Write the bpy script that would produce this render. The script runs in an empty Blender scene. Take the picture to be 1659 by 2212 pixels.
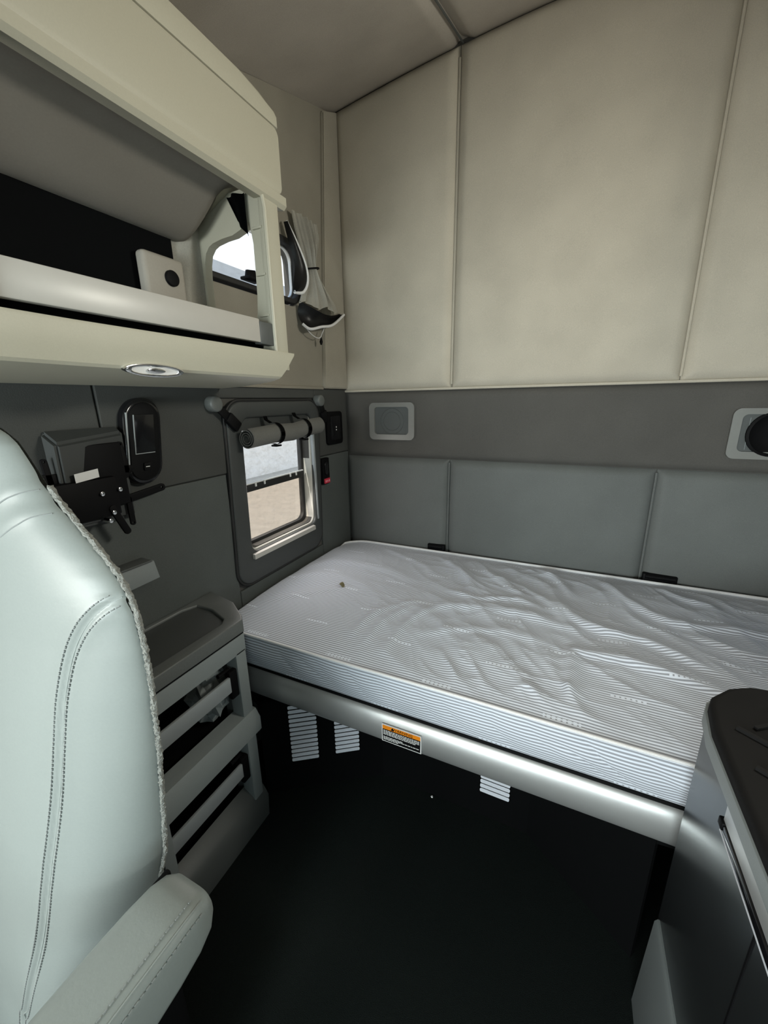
import bpy, bmesh, math, random
from mathutils import Vector, Matrix, noise
random.seed(7)
SC = bpy.context.scene
COL = SC.collection

# ------------------------------------------------------------------ camera
cam_d = bpy.data.cameras.new('camera')
cam = bpy.data.objects.new('camera', cam_d)
COL.objects.link(cam)
cam_d.sensor_fit = 'HORIZONTAL'
cam_d.sensor_width = 36.0
cam_d.lens = 860.0 / 1659.0 * 36.0
cam_d.clip_start = 0.01
cam_d.clip_end = 500
RC = ((0.90689, 0.42102, -0.01682), (0.09829, -0.25019, -0.96319), (-0.40973, 0.87186, -0.26828))
r, d, f = (Vector(v) for v in RC)
m = Matrix((r, -d, -f)).transposed().to_4x4()
m.translation = (0, 0, 1.5)
cam.matrix_world = m
SC.camera = cam

# ------------------------------------------------------------------ sky, sun, window daylight, exposure
world = bpy.data.worlds.new('sky')
SC.world = world
world.use_nodes = True
wn = world.node_tree.nodes
bg = wn['Background']
wtc = wn.new('ShaderNodeTexCoord')
wsep = wn.new('ShaderNodeSeparateXYZ')
wramp = wn.new('ShaderNodeValToRGB')
wl = world.node_tree.links
wl.new(wtc.outputs['Generated'], wsep.inputs[0])
wl.new(wsep.outputs['Z'], wramp.inputs[0])
wramp.color_ramp.elements[0].position = 0.0
wramp.color_ramp.elements[0].color = (1.0, 1.0, 1.0, 1)
wramp.color_ramp.elements[1].position = 0.9
wramp.color_ramp.elements[1].color = (0.55, 0.75, 1.0, 1)
wl.new(wramp.outputs[0], bg.inputs[0])
bg.inputs[1].default_value = 1.15

def lamp(name, kind, loc, target, energy, color, sx=1, sy=1):
    L = bpy.data.lights.new(name, kind)
    L.energy = energy
    L.color = color
    if kind == 'AREA':
        L.shape = 'RECTANGLE'
        L.size = sx
        L.size_y = sy
    o = bpy.data.objects.new(name, L)
    COL.objects.link(o)
    o.location = loc
    o.rotation_euler = (Vector(target) - Vector(loc)).to_track_quat('-Z', 'Y').to_euler()
    return o

sun = lamp('sun', 'SUN', (0, -5, 10), Vector((0, -5, 10)) + Vector((.12, .62, -.78)), 2.8, (1.0, .95, .86))
sun.data.angle = math.radians(.6)
# daylight entering by the windscreen and the two door windows behind the camera
lamp('windscreen_daylight', 'AREA', (-.40, -2.05, 1.30), (-.25, .6, 1.30), 50, (.85, .965, .98), 1.4, .6)
lamp('door_daylight_right', 'AREA', (.93, -1.1, 1.28), (-.5, .2, 1.2), 5, (.76, .98, 1.0), .8, .6)
lamp('door_daylight_left', 'AREA', (-1.12, -1.1, 1.28), (.4, .9, 1.45), 17, (1.0, .985, .93), .8, .6)
lamp('upper_window_daylight', 'AREA', (.94, 1.25, 2.03), (-.7, -.3, 2.10), 14, (1.0, .965, .85), .42, .2)
lamp('lower_window_daylight', 'AREA', (-1.165, 1.40, 1.14), (-.4, 1.30, .75), 1.2, (1.0, .95, .93), .36, .36)
SC.view_settings.view_transform = 'Standard'
SC.view_settings.look = 'None'
SC.view_settings.gamma = 1
SC.view_settings.use_curve_mapping = False
SC.view_settings.exposure = 0.5

# ------------------------------------------------------------------ materials
def nodes_of(name):
    mt = bpy.data.materials.new(name)
    mt.use_nodes = True
    nt = mt.node_tree
    return mt, nt, nt.nodes['Principled BSDF'], nt.nodes, nt.links

def mat(name, col, rough=.6, metal=0, var=.12, scale=60, bump=.15, dist=.002, spec=.5, detail=4, sheen=0):
    """plain material: slight colour mottling plus fine relief"""
    mt, nt, b, N, L = nodes_of(name)
    tc = N.new('ShaderNodeTexCoord')
    nz = N.new('ShaderNodeTexNoise')
    nz.inputs['Scale'].default_value = scale
    nz.inputs['Detail'].default_value = detail
    L.new(tc.outputs['Object'], nz.inputs['Vector'])
    mx = N.new('ShaderNodeMix')
    mx.data_type = 'RGBA'
    mx.inputs[6].default_value = (*[c * (1 - var) for c in col], 1)
    mx.inputs[7].default_value = (*[min(1, c * (1 + var)) for c in col], 1)
    L.new(nz.outputs['Fac'], mx.inputs[0])
    L.new(mx.outputs[2], b.inputs['Base Color'])
    b.inputs['Roughness'].default_value = rough
    b.inputs['Metallic'].default_value = metal
    b.inputs['Specular IOR Level'].default_value = spec
    if sheen:
        b.inputs['Sheen Weight'].default_value = sheen
    if bump:
        bp = N.new('ShaderNodeBump')
        bp.inputs['Strength'].default_value = bump
        bp.inputs['Distance'].default_value = dist
        L.new(nz.outputs['Fac'], bp.inputs['Height'])
        L.new(bp.outputs['Normal'], b.inputs['Normal'])
    return mt

def fabric_mat(name, col, rough=.85, scale=420, bump=.25):
    """woven headliner cloth: fine noise for the weave over soft large mottling"""
    mt, nt, b, N, L = nodes_of(name)
    tc = N.new('ShaderNodeTexCoord')
    n1 = N.new('ShaderNodeTexNoise'); n1.inputs['Scale'].default_value = scale; n1.inputs['Detail'].default_value = 2
    n2 = N.new('ShaderNodeTexNoise'); n2.inputs['Scale'].default_value = 5; n2.inputs['Detail'].default_value = 3
    L.new(tc.outputs['Object'], n1.inputs['Vector']); L.new(tc.outputs['Object'], n2.inputs['Vector'])
    ad = N.new('ShaderNodeMath'); ad.operation = 'ADD'
    L.new(n1.outputs['Fac'], ad.inputs[0]); L.new(n2.outputs['Fac'], ad.inputs[1])
    mr = N.new('ShaderNodeMapRange')
    mr.inputs['From Min'].default_value = .6; mr.inputs['From Max'].default_value = 1.4
    L.new(ad.outputs[0], mr.inputs['Value'])
    mx = N.new('ShaderNodeMix'); mx.data_type = 'RGBA'
    mx.inputs[6].default_value = (*[c * .86 for c in col], 1)
    mx.inputs[7].default_value = (*[min(1, c * 1.12) for c in col], 1)
    L.new(mr.outputs[0], mx.inputs[0])
    L.new(mx.outputs[2], b.inputs['Base Color'])
    b.inputs['Roughness'].default_value = rough
    b.inputs['Specular IOR Level'].default_value = .25
    bp = N.new('ShaderNodeBump'); bp.inputs['Strength'].default_value = bump; bp.inputs['Distance'].default_value = .001
    L.new(n1.outputs['Fac'], bp.inputs['Height'])
    L.new(bp.outputs['Normal'], b.inputs['Normal'])
    return mt

def glass_mat(name, tint=(1, 1, 1)):
    mt = bpy.data.materials.new(name)
    mt.use_nodes = True
    N, L = mt.node_tree.nodes, mt.node_tree.links
    N.clear()
    out = N.new('ShaderNodeOutputMaterial')
    tr = N.new('ShaderNodeBsdfTransparent'); tr.inputs[0].default_value = (*tint, 1)
    gl = N.new('ShaderNodeBsdfGlossy'); gl.inputs['Roughness'].default_value = .03
    mx = N.new('ShaderNodeMixShader'); mx.inputs[0].default_value = .05
    nz = N.new('ShaderNodeTexNoise'); nz.inputs['Scale'].default_value = 14; nz.inputs['Detail'].default_value = 5
    df = N.new('ShaderNodeBsdfDiffuse'); df.inputs[0].default_value = (.8, .8, .78, 1)
    rp = N.new('ShaderNodeMapRange'); rp.inputs['From Min'].default_value = .5; rp.inputs['From Max'].default_value = .8
    rp.inputs['To Max'].default_value = .14
    m2 = N.new('ShaderNodeMixShader')
    L.new(nz.outputs['Fac'], rp.inputs['Value']); L.new(rp.outputs[0], m2.inputs[0])
    L.new(tr.outputs[0], m2.inputs[1]); L.new(df.outputs[0], m2.inputs[2])
    L.new(m2.outputs[0], mx.inputs[1]); L.new(gl.outputs[0], mx.inputs[2])
    L.new(mx.outputs[0], out.inputs[0])
    return mt

def ticking_mat(name, white, grey, period):
    """mattress ticking: narrow woven stripes along UV.y with broken white woven marks"""
    mt, nt, b, N, L = nodes_of(name)
    uv = N.new('ShaderNodeUVMap')
    sep = N.new('ShaderNodeSeparateXYZ'); L.new(uv.outputs[0], sep.inputs[0])
    def M(op, a, bb=None):
        n = N.new('ShaderNodeMath'); n.operation = op
        for i, v in ((0, a), (1, bb)):
            if v is None: continue
            if isinstance(v, (int, float)): n.inputs[i].default_value = v
            else: L.new(v, n.inputs[i])
        return n.outputs[0]
    s = M('FRACT', M('DIVIDE', sep.outputs[1], period))
    tri = M('ABSOLUTE', M('SUBTRACT', s, .5))                  # 0..0.5
    st = N.new('ShaderNodeMapRange'); st.interpolation_type = 'SMOOTHSTEP'
    st.inputs['From Min'].default_value = .20; st.inputs['From Max'].default_value = .30
    L.new(tri, st.inputs['Value'])
    # woven marks: short windows on a staggered grid, cut into letters by a fine noise
    row = M('FLOOR', M('DIVIDE', sep.outputs[1], .135))
    xs = M('ADD', sep.outputs[0], M('MULTIPLY', row, .173))
    wx = M('LESS_THAN', M('FRACT', M('DIVIDE', xs, .33)), .27)
    wy = M('LESS_THAN', M('FRACT', M('DIVIDE', sep.outputs[1], .135)), .075)
    cut = M('GREATER_THAN', M('FRACT', M('DIVIDE', xs, .0125)), .35)
    mark = M('MULTIPLY', M('MULTIPLY', wx, wy), cut)
    fac = M('MAXIMUM', st.outputs[0], mark)
    mx = N.new('ShaderNodeMix'); mx.data_type = 'RGBA'
    mx.inputs[6].default_value = (*grey, 1); mx.inputs[7].default_value = (*white, 1)
    L.new(fac, mx.inputs[0])
    L.new(mx.outputs[2], b.inputs['Base Color'])
    b.inputs['Roughness'].default_value = .8
    b.inputs['Specular IOR Level'].default_value = .2
    b.inputs['Sheen Weight'].default_value = .15
    tc = N.new('ShaderNodeTexCoord')
    nz = N.new('ShaderNodeTexNoise'); nz.inputs['Scale'].default_value = 45; nz.inputs['Detail'].default_value = 5
    L.new(tc.outputs['Object'], nz.inputs['Vector'])
    bp = N.new('ShaderNodeBump'); bp.inputs['Strength'].default_value = .25; bp.inputs['Distance'].default_value = .004
    L.new(nz.outputs['Fac'], bp.inputs['Height']); L.new(bp.outputs['Normal'], b.inputs['Normal'])
    return mt

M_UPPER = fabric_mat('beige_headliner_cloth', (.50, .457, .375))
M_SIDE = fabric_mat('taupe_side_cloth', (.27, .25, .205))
M_TRIM = fabric_mat('beige_trim_cloth', (.34, .315, .26))
M_CEIL = fabric_mat('beige_ceiling_cloth', (.40, .365, .32))
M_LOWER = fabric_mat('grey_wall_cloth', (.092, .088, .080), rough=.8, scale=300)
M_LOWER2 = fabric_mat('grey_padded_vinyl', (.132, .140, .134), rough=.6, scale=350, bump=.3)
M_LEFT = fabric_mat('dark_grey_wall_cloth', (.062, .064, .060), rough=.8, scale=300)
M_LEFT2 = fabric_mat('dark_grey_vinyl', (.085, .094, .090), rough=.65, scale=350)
M_BEIGE = mat('beige_moulded_plastic', (.485, .465, .372), rough=.5, scale=300, bump=.12, dist=.001, var=.05)
M_BEIGE_D = mat('beige_soft_bin_skin', (.36, .335, .29), rough=.7, scale=200, bump=.12, dist=.001, var=.06)
M_WHITE = mat('off_white_bar', (.50, .485, .45), rough=.35, scale=40, bump=.03, var=.03)
M_BLACK = mat('black_plastic', (.0035, .0035, .004), rough=.6, scale=200, bump=.1, dist=.0006, spec=.12)
M_GLOSS = mat('gloss_black_plastic', (.006, .006, .007), rough=.12, scale=60, bump=0)
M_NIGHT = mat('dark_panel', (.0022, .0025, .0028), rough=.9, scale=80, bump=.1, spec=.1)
M_CARPET = mat('charcoal_carpet', (.009, .012, .011), rough=.95, scale=700, bump=.8, dist=.006, var=.6, spec=.1)
M_GREY = mat('grey_moulded_plastic', (.225, .25, .25), rough=.5, scale=350, bump=.2, dist=.0008, var=.05)
M_GREY_D = mat('dark_grey_moulded_plastic', (.078, .085, .083), rough=.5, scale=350, bump=.2, dist=.0008, var=.06)
M_KNOB = mat('mid_grey_plastic', (.11, .118, .113), rough=.45, scale=200, bump=.05)
M_FRAME = mat('charcoal_window_moulding', (.046, .050, .049), rough=.5, scale=350, bump=.2, dist=.0008, var=.06)
M_LID = mat('charcoal_tray_top', (.052, .056, .054), rough=.5, scale=400, bump=.25, dist=.0008, var=.08)
M_BAR = mat('silver_grey_bar', (.36, .39, .40), rough=.35, metal=.2, scale=40, bump=.03, var=.03)
M_ALU = mat('satin_aluminium', (.62, .63, .62), rough=.42, metal=.75, scale=30, bump=.02, var=.03)
M_CHROME = mat('chrome', (.8, .8, .8), rough=.12, metal=1, scale=30, bump=0, var=.02)
M_SATIN = mat('satin_grey_metal', (.13, .142, .146), rough=.30, metal=.9, scale=25, bump=.04, var=.05)
M_LEATHER = mat('pale_grey_leather', (.24, .268, .257), rough=.42, scale=260, bump=.10, dist=.0012, var=.05)
M_THREAD = mat('grey_thread', (.23, .25, .245), rough=.8, scale=300, bump=.2)
M_FUZZ = mat('fuzzy_grey_felt', (.25, .255, .235), rough=.98, scale=350, bump=1, dist=.004, var=.45, spec=.1)
M_TICK = ticking_mat('striped_ticking', (.68, .725, .80), (.29, .305, .335), .0088)
M_PIPE = mat('white_piping', (.74, .74, .74), rough=.6, scale=200, bump=.1)
M_SPK = mat('silver_plastic', (.22, .22, .205), rough=.35, metal=.3, scale=60, bump=.03, var=.03)
M_LOUV = mat('pale_grey_louvre', (.62, .65, .70), rough=.4, scale=60, bump=.03, var=.03)
M_RUBBER = mat('black_rubber', (.012, .012, .012), rough=.6, scale=100, bump=.1)
M_REVEAL = mat('pale_window_frame', (.58, .57, .52), rough=.4, scale=100, bump=.05, var=.03)
M_CURT = fabric_mat('beige_curtain_cloth', (.62, .60, .53), scale=300)
M_LINING = mat('black_blackout_lining', (.012, .012, .013), rough=.35, scale=120, bump=.2)
M_ROLL = fabric_mat('grey_shade_cloth', (.14, .14, .13), scale=250)
M_RED = mat('red_button', (.55, .03, .06), rough=.4, scale=60, bump=0)
M_ORANGE = mat('orange_print', (.85, .26, .01), rough=.45, scale=60, bump=0, var=.02)
M_PAPER = mat('white_label', (.75, .75, .74), rough=.5, scale=60, bump=0, var=.02)
M_MAT = mat('black_rubber_mat', (.0055, .0052, .005), rough=.75, scale=200, bump=.2, dist=.001, spec=.2)
M_GLASS = glass_mat('window_glass', (.96, .97, .97))
M_GLASS2 = glass_mat('dusty_tinted_glass', (.88, .83, .77))
M_FILM = mat('crumpled_clear_film', (.30, .33, .33), rough=.15, scale=40, bump=.3, dist=.01)
M_GROUND = mat('dusty_gravel', (.42, .385, .34), rough=.95, scale=3, bump=.6, dist=.05, var=.18, detail=8)
M_RENDER = mat('rough_white_render', (.82, .78, .73), rough=.9, scale=1.4, bump=.8, dist=.25, var=.10, detail=8)
M_ROOF = mat('grey_roof_sheet', (.42, .44, .46), rough=.5, scale=3, bump=.1)
M_ORPAINT = mat('orange_paint', (.72, .20, .05), rough=.5, scale=4, bump=.05)
M_LEAF = mat('dry_leaf', (.28, .25, .14), rough=.7, scale=100, bump=.2)

# ------------------------------------------------------------------ geometry helpers
WLOC = {}

def obj(name, bm, mt, parent=None, smooth=True, kind=None, label=None, cat=None, group=None, angle=40):
    bmesh.ops.recalc_face_normals(bm, faces=bm.faces)
    me = bpy.data.meshes.new(name)
    bm.to_mesh(me)
    bm.free()
    return link_mesh(name, me, mt, parent, smooth, kind, label, cat, group, angle)

def link_mesh(name, me, mt, parent=None, smooth=True, kind=None, label=None, cat=None, group=None, angle=40):
    co = [v.co for v in me.vertices]
    c = Vector([(min(p[i] for p in co) + max(p[i] for p in co)) / 2 for i in range(3)])
    me.transform(Matrix.Translation(-c))
    if mt is not None:
        for x in (mt if isinstance(mt, (list, tuple)) else [mt]):
            me.materials.append(x)
    if smooth:
        for p in me.polygons:
            p.use_smooth = True
        me.set_sharp_from_angle(angle=math.radians(angle))
    o = bpy.data.objects.new(name, me)
    COL.objects.link(o)
    WLOC[o.name] = c
    if parent is not None:
        o.parent = parent
        o.location = c - WLOC[parent.name]
    else:
        o.location = c
    tag(o, label, cat, group, kind)
    return o

def tag(o, label=None, cat=None, group=None, kind=None):
    if label: o['label'] = label
    if cat: o['category'] = cat
    if group: o['group'] = group
    if kind: o['kind'] = kind

def thing(name, loc, label, cat, group=None):
    o = bpy.data.objects.new(name, None)
    COL.objects.link(o)
    o.empty_display_size = .05
    o.location = loc
    WLOC[o.name] = Vector(loc)
    tag(o, label, cat, group)
    return o

def new(): return bmesh.new()

def box(bm, x0, x1, y0, y1, z0, z1, bev=0, seg=2, mtx=None):
    g = bmesh.ops.create_cube(bm, size=1)
    vs = g['verts']
    for v in vs:
        v.co = Vector(((x0 + x1) / 2 + v.co.x * (x1 - x0), (y0 + y1) / 2 + v.co.y * (y1 - y0), (z0 + z1) / 2 + v.co.z * (z1 - z0)))
    if bev:
        es = list({e for v in vs for e in v.link_edges})
        rr = bmesh.ops.bevel(bm, geom=es, offset=bev, segments=seg, profile=.5, affect='EDGES')
        vs = [v for v in {v for f_ in rr['faces'] for v in f_.verts} | {v for v in vs if v.is_valid}]
    if mtx is not None:
        bmesh.ops.transform(bm, matrix=mtx, verts=[v for v in vs if v.is_valid])
    return bm

def bx(*a, **k): return box(new(), *a, **k)

AX = {'x': lambda u, v, w: Vector((w, u, v)), 'y': lambda u, v, w: Vector((u, w, v)), 'z': lambda u, v, w: Vector((u, v, w))}

def prism(bm, loop, axis, w0, w1, holes=(), bev=0, seg=2):
    """extrude a 2-D outline (with holes) along an axis; outline coords are the two other axes in order"""
    P = AX[axis]
    es = []
    for lp in [loop] + list(holes):
        vs = [bm.verts.new(P(u, v, w0)) for u, v in lp]
        for i in range(len(vs)):
            es.append(bm.edges.new((vs[i], vs[(i + 1) % len(vs)])))
    if holes:
        g = bmesh.ops.triangle_fill(bm, edges=es, use_beauty=True)
        faces = [x for x in g['geom'] if isinstance(x, bmesh.types.BMFace)]
    else:
        faces = [bm.faces.new(vs)]
    ex = bmesh.ops.extrude_face_region(bm, geom=faces)
    nv = [x for x in ex['geom'] if isinstance(x, bmesh.types.BMVert)]
    off = P(0, 0, w1) - P(0, 0, w0)
    for v in nv: v.co += off
    if bev:
        nf = {x for x in ex['geom'] if isinstance(x, bmesh.types.BMFace)}
        be = [e for f_ in nf for e in f_.edges if sum(q in nf for q in e.link_faces) == 1]
        bmesh.ops.bevel(bm, geom=list(set(be)), offset=bev, segments=seg, profile=.5, affect='EDGES')
    return bm

def pr(*a, **k): return prism(new(), *a, **k)

def rr(u0, u1, v0, v1, rad, n=6):
    out = []
    for cu, cv, a0 in ((u1 - rad, v1 - rad, 0), (u0 + rad, v1 - rad, 90), (u0 + rad, v0 + rad, 180), (u1 - rad, v0 + rad, 270)):
        for i in range(n + 1):
            a = math.radians(a0 + 90 * i / n)
            out.append((cu + rad * math.cos(a), cv + rad * math.sin(a)))
    return out

def circ(cu, cv, rad, n=32):
    return [(cu + rad * math.cos(2 * math.pi * i / n), cv + rad * math.sin(2 * math.pi * i / n)) for i in range(n)]

def shear(loop, k, v0):   # lean an outline: u shifts with v
    return [(u + k * (v - v0), v) for u, v in loop]

def tube(bm, pts, rad, n=8, closed=False, flat=1.0):
    pts = [Vector(p) for p in pts]
    N_ = len(pts)
    rings = []
    up = None
    for i, p in enumerate(pts):
        a = pts[(i - 1) % N_] if (closed or i > 0) else p
        b = pts[(i + 1) % N_] if (closed or i < N_ - 1) else p
        t = (b - a).normalized()
        if up is None:
            up = Vector((0, 0, 1)) if abs(t.z) < .9 else Vector((1, 0, 0))
        s = t.cross(up).normalized()
        up = s.cross(t).normalized()
        rd = rad[i] if isinstance(rad, (list, tuple)) else rad
        rings.append([bm.verts.new(p + s * (rd * math.cos(2 * math.pi * k / n)) + up * (rd * flat * math.sin(2 * math.pi * k / n))) for k in range(n)])
    cnt = N_ if closed else N_ - 1
    for i in range(cnt):
        A, B = rings[i], rings[(i + 1) % N_]
        for k in range(n):
            bm.faces.new((A[k], A[(k + 1) % n], B[(k + 1) % n], B[k]))
    if not closed:
        bm.faces.new(rings[0][::-1])
        bm.faces.new(rings[-1])
    return bm

def grid(bm, nu, nv, fn, uvfn=None, closeu=False):
    V = [[bm.verts.new(fn(i / nu, j / nv)) for j in range(nv + 1)] for i in range(nu if closeu else nu + 1)]
    uvl = bm.loops.layers.uv.verify() if uvfn else None
    for i in range(nu):
        for j in range(nv):
            ii = (i + 1) % nu if closeu else i + 1
            fc = bm.faces.new((V[i][j], V[ii][j], V[ii][j + 1], V[i][j + 1]))
            if uvl:
                for lp, (a, b) in zip(fc.loops, ((i, j), (i + 1, j), (i + 1, j + 1), (i, j + 1))):
                    lp[uvl].uv = uvfn(a / nu, b / nv)
    return V

def loft(bm, rings, cap=True, closed=True):
    R = [[bm.verts.new(p) for p in rg] for rg in rings]
    n = len(R[0])
    for a, b in zip(R, R[1:]):
        for k in range(n if closed else n - 1):
            bm.faces.new((a[k], a[(k + 1) % n], b[(k + 1) % n], b[k]))
    if cap:
        bm.faces.new(R[0][::-1]); bm.faces.new(R[-1])
    return bm

def lerp(a, b, t): return a + (b - a) * t
def sstep(a, b, x):
    t = max(0, min(1, (x - a) / (b - a))); return t * t * (3 - 2 * t)
def table(tb, z):
    if z <= tb[0][0]: return tb[0][1:]
    for p, q in zip(tb, tb[1:]):
        if z <= q[0]:
            t = (z - p[0]) / (q[0] - p[0])
            return tuple(lerp(a, b, t) for a, b in zip(p[1:], q[1:]))
    return tb[-1][1:]
def crom(P, n):
    """Catmull-Rom through points"""
    P = [Vector(p) for p in P]
    out = []
    for i in range(len(P) - 1):
        p0, p1, p2, p3 = P[max(0, i - 1)], P[i], P[i + 1], P[min(len(P) - 1, i + 2)]
        for k in range(n):
            t = k / n
            out.append(.5 * ((2 * p1) + (p2 - p0) * t + (2 * p0 - 5 * p1 + 4 * p2 - p3) * t * t + (3 * p1 - p0 - 3 * p2 + p3) * t ** 3))
    out.append(P[-1])
    return out

def text_bm(s, size, mtx, depth=.0004, align='CENTER'):
    cu = bpy.data.curves.new('lettering', 'FONT')
    cu.body = s; cu.size = size; cu.align_x = align; cu.align_y = 'CENTER'; cu.extrude = depth; cu.resolution_u = 2
    o = bpy.data.objects.new('lettering', cu)
    COL.objects.link(o)
    dg = bpy.context.evaluated_depsgraph_get()
    me = bpy.data.meshes.new_from_object(o.evaluated_get(dg))
    bpy.data.objects.remove(o); bpy.data.curves.remove(cu)
    bm = new(); bm.from_mesh(me); bpy.data.meshes.remove(me)
    bmesh.ops.transform(bm, matrix=mtx, verts=bm.verts)
    return bm

def basis(o, ex, ey):
    ex = Vector(ex).normalized(); ey = Vector(ey).normalized(); ez = ex.cross(ey)
    mm = Matrix((ex, ey, ez)).transposed().to_4x4(); mm.translation = o
    return mm

# ================================================================== SETTING
XL, XR, YB, YF = -1.16, .97, 2.0, -2.1
XC = (XL + XR) / 2
def ceil_z(x, y):
    t = abs(x - XC) / (XR - XC)
    z = 2.80 + .085 * (1 - t ** 1.6) * 1.15
    s = 2.0 - y
    return max(z - .29 * s - .012 * max(0, s) ** 2, 1.70)

# floor
obj('floor', bx(XL - .08, XR + .08, YF - .1, YB + .05, -.05, 0), M_CARPET, kind='structure')

# ceiling: shell plus two cloth panels meeting at a recessed seam
SEAM = -.55
def ceil_panel(x0, x1, l=1, r=1, ylo=YF, yhi=YB + .004):
    bm = new()
    def fn(u, v):
        x = lerp(x0, x1, u); y = lerp(ylo, yhi, v)
        e = min(x - x0 if l else 9, x1 - x if r else 9)
        z = ceil_z(x, y) + .020 * (1 - sstep(0, .05, e)) - .004 + .010 * (1 - sstep(0, .03, yhi - y))
        return Vector((x, y, z))
    grid(bm, 60, 60, fn)
    ex = bmesh.ops.extrude_face_region(bm, geom=bm.faces[:])
    for v in [q for q in ex['geom'] if isinstance(q, bmesh.types.BMVert)]: v.co.z += .02
    return bm
bm = new()
def shell(u, v):
    x = lerp(XL - .08, XR + .08, u); y = lerp(YF - .1, YB + .08, v)
    return Vector((x, y, ceil_z(max(XL, min(XR, x)), min(y, YB)) + .03))
grid(bm, 20, 30, shell)
ex = bmesh.ops.extrude_face_region(bm, geom=bm.faces[:])
for v in [q for q in ex['geom'] if isinstance(q, bmesh.types.BMVert)]: v.co.z += .03
ceiling = obj('ceiling', bm, M_CEIL, kind='structure')
obj('ceiling_panel', ceil_panel(XL - .010, SEAM, l=0), M_CEIL, ceiling)
obj('ceiling_panel', ceil_panel(SEAM, .36), M_CEIL, ceiling)
obj('ceiling_panel', ceil_panel(.36, XR + .010, r=0), M_CEIL, ceiling)

obj('seam_line', tube(new(), [(SEAM, y, ceil_z(SEAM, y) + .006) for y in [-.5 + i * .1 for i in range(26)]], .004, 6), M_GREY_D, ceiling)

# back wall: board with pillow panels
def pillow(axis, u0, u1, v0, v1, w, outw, bulge=.012, edge=.03, nu=28, nv=28, topf=None, back=.03, puff=.006):
    """upholstered panel: rounded edges; w = wall plane, outw = +1/-1 direction of the room"""
    P = AX[axis]
    bm = new()
    def fn(a, b):
        # denser near the borders
        a = .5 - .5 * math.cos(math.pi * a); b = .5 - .5 * math.cos(math.pi * b)
        u = lerp(u0, u1, a)
        vt = topf(u) if topf else v1
        v = lerp(v0, vt, b)
        e = min(u - u0, u1 - u, v - v0, vt - v)
        k = 1 - (1 - min(1, e / edge)) ** 2
        return P(u, v, w + outw * (bulge * k + puff * math.sin(math.pi * a) * math.sin(math.pi * b)))
    grid(bm, nu, nv, fn)
    bd = [e for e in bm.edges if e.is_boundary]
    ex = bmesh.ops.extrude_edge_only(bm, edges=bd)
    sh = P(0, 0, -outw * back) - P(0, 0, 0)
    for v in [q for q in ex['geom'] if isinstance(q, bmesh.types.BMVert)]: v.co += sh
    return bm

wall_back = obj('wall_back', bx(XL - .08, XR + .08, YB, YB + .06, 0, 2.95), M_LOWER, kind='structure')
ZM, ZS = 1.555, 1.205
up_top = lambda x: ceil_z(x, YB) + .004
for a, b in ((XL + .002, -.5605), (-.5585, .3635), (.3655, XR - .002)):
    obj('padded_panel', pillow('y', a, b, ZM, 2.8, YB, -1, .030, .045, topf=up_top, nu=44, nv=50, puff=.016), M_UPPER, wall_back)
obj('lower_ledge', bx(XL, XR, YB - .016, YB, ZM - .006, ZM + .006, bev=.004), M_UPPER, wall_back)
obj('speaker_band', pillow('y', XL + .002, XR - .002, ZS + .001, ZM - .007, YB, -1, .016, .03), M_LOWER, wall_back)
for a, b in ((XL + .002, -.5605), (-.5585, .3385), (.3405, XR - .002)):
    obj('padded_panel', pillow('y', a, b, .50, ZS - .001, YB, -1, .024, .035, puff=.014), M_LOWER2, wall_back)
# welts beside the seams
for x, z0, z1, mt in ((-.5595, ZM + .02, 2.83, M_UPPER), (.3645, ZM + .02, 2.83, M_UPPER), (-.5595, .5, ZS - .015, M_LOWER2), (.3395, .5, ZS - .015, M_LOWER2)):
    obj('welt', tube(new(), [(x, YB - .008, z0), (x, YB - .008, z1)], .0055, 8), mt, wall_back)
# side walls ---------------------------------------------------------------
W1 = (1.178, 1.632, .915, 1.445)       # lower window opening (y0,y1,z0,z1)
W2 = (1.02, 1.622, 1.905, 2.150)       # upper window opening
WD = (-1.55, -.65, .95, 1.6)            # door window
prof = [(YF, 0), (YB, 0), (YB, 2.79), (1.0, 2.49), (0, 2.12), (-1.0, 1.80), (YF, 1.70)]
def side_wall(name, x0, x1):
    holes = [rr(*W1[:2], *W1[2:], .05), rr(*W2[:2], *W2[2:], .06), rr(*WD[:2], *WD[2:], .08)]
    return obj(name, pr([(a, b) for a, b in prof], 'x', x0, x1, holes), M_LOWER, kind='structure', smooth=False)
wall_left = side_wall('wall_left', XL - .075, XL - .012)
wall_right = side_wall('wall_right', XR + .012, XR + .075)
for nm, W_ in (('window_3', W1), ('window_4', W2), ('window_5', WD)):
    fr_ = obj(nm, pr(rr(W_[0] - .03, W_[1] + .03, W_[2] - .03, W_[3] + .03, .07), 'x', XR + .002, XR + .03, [rr(W_[0] + .012, W_[1] - .012, W_[2] + .012, W_[3] - .012, .045)], bev=.004), M_RUBBER, kind='structure')
    obj('pane', bx(XR + .034, XR + .037, W_[0] - .01, W_[1] + .01, W_[2] - .01, W_[3] + .01), M_GLASS, fr_, smooth=False)
rl_ = lambda y: ceil_z(XR, y) - .01
for y0_, y1_, h_ in ((.20, 1.995, [rr(*W2, .06)]), (-.58, .197, [])):
    obj('lining_panel', pr([(y0_, 1.566), (y1_, 1.566), (y1_, rl_(y1_)), (y0_, rl_(y0_))], 'x', XR, XR + .013, h_), M_SIDE, wall_right, smooth=False)
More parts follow.
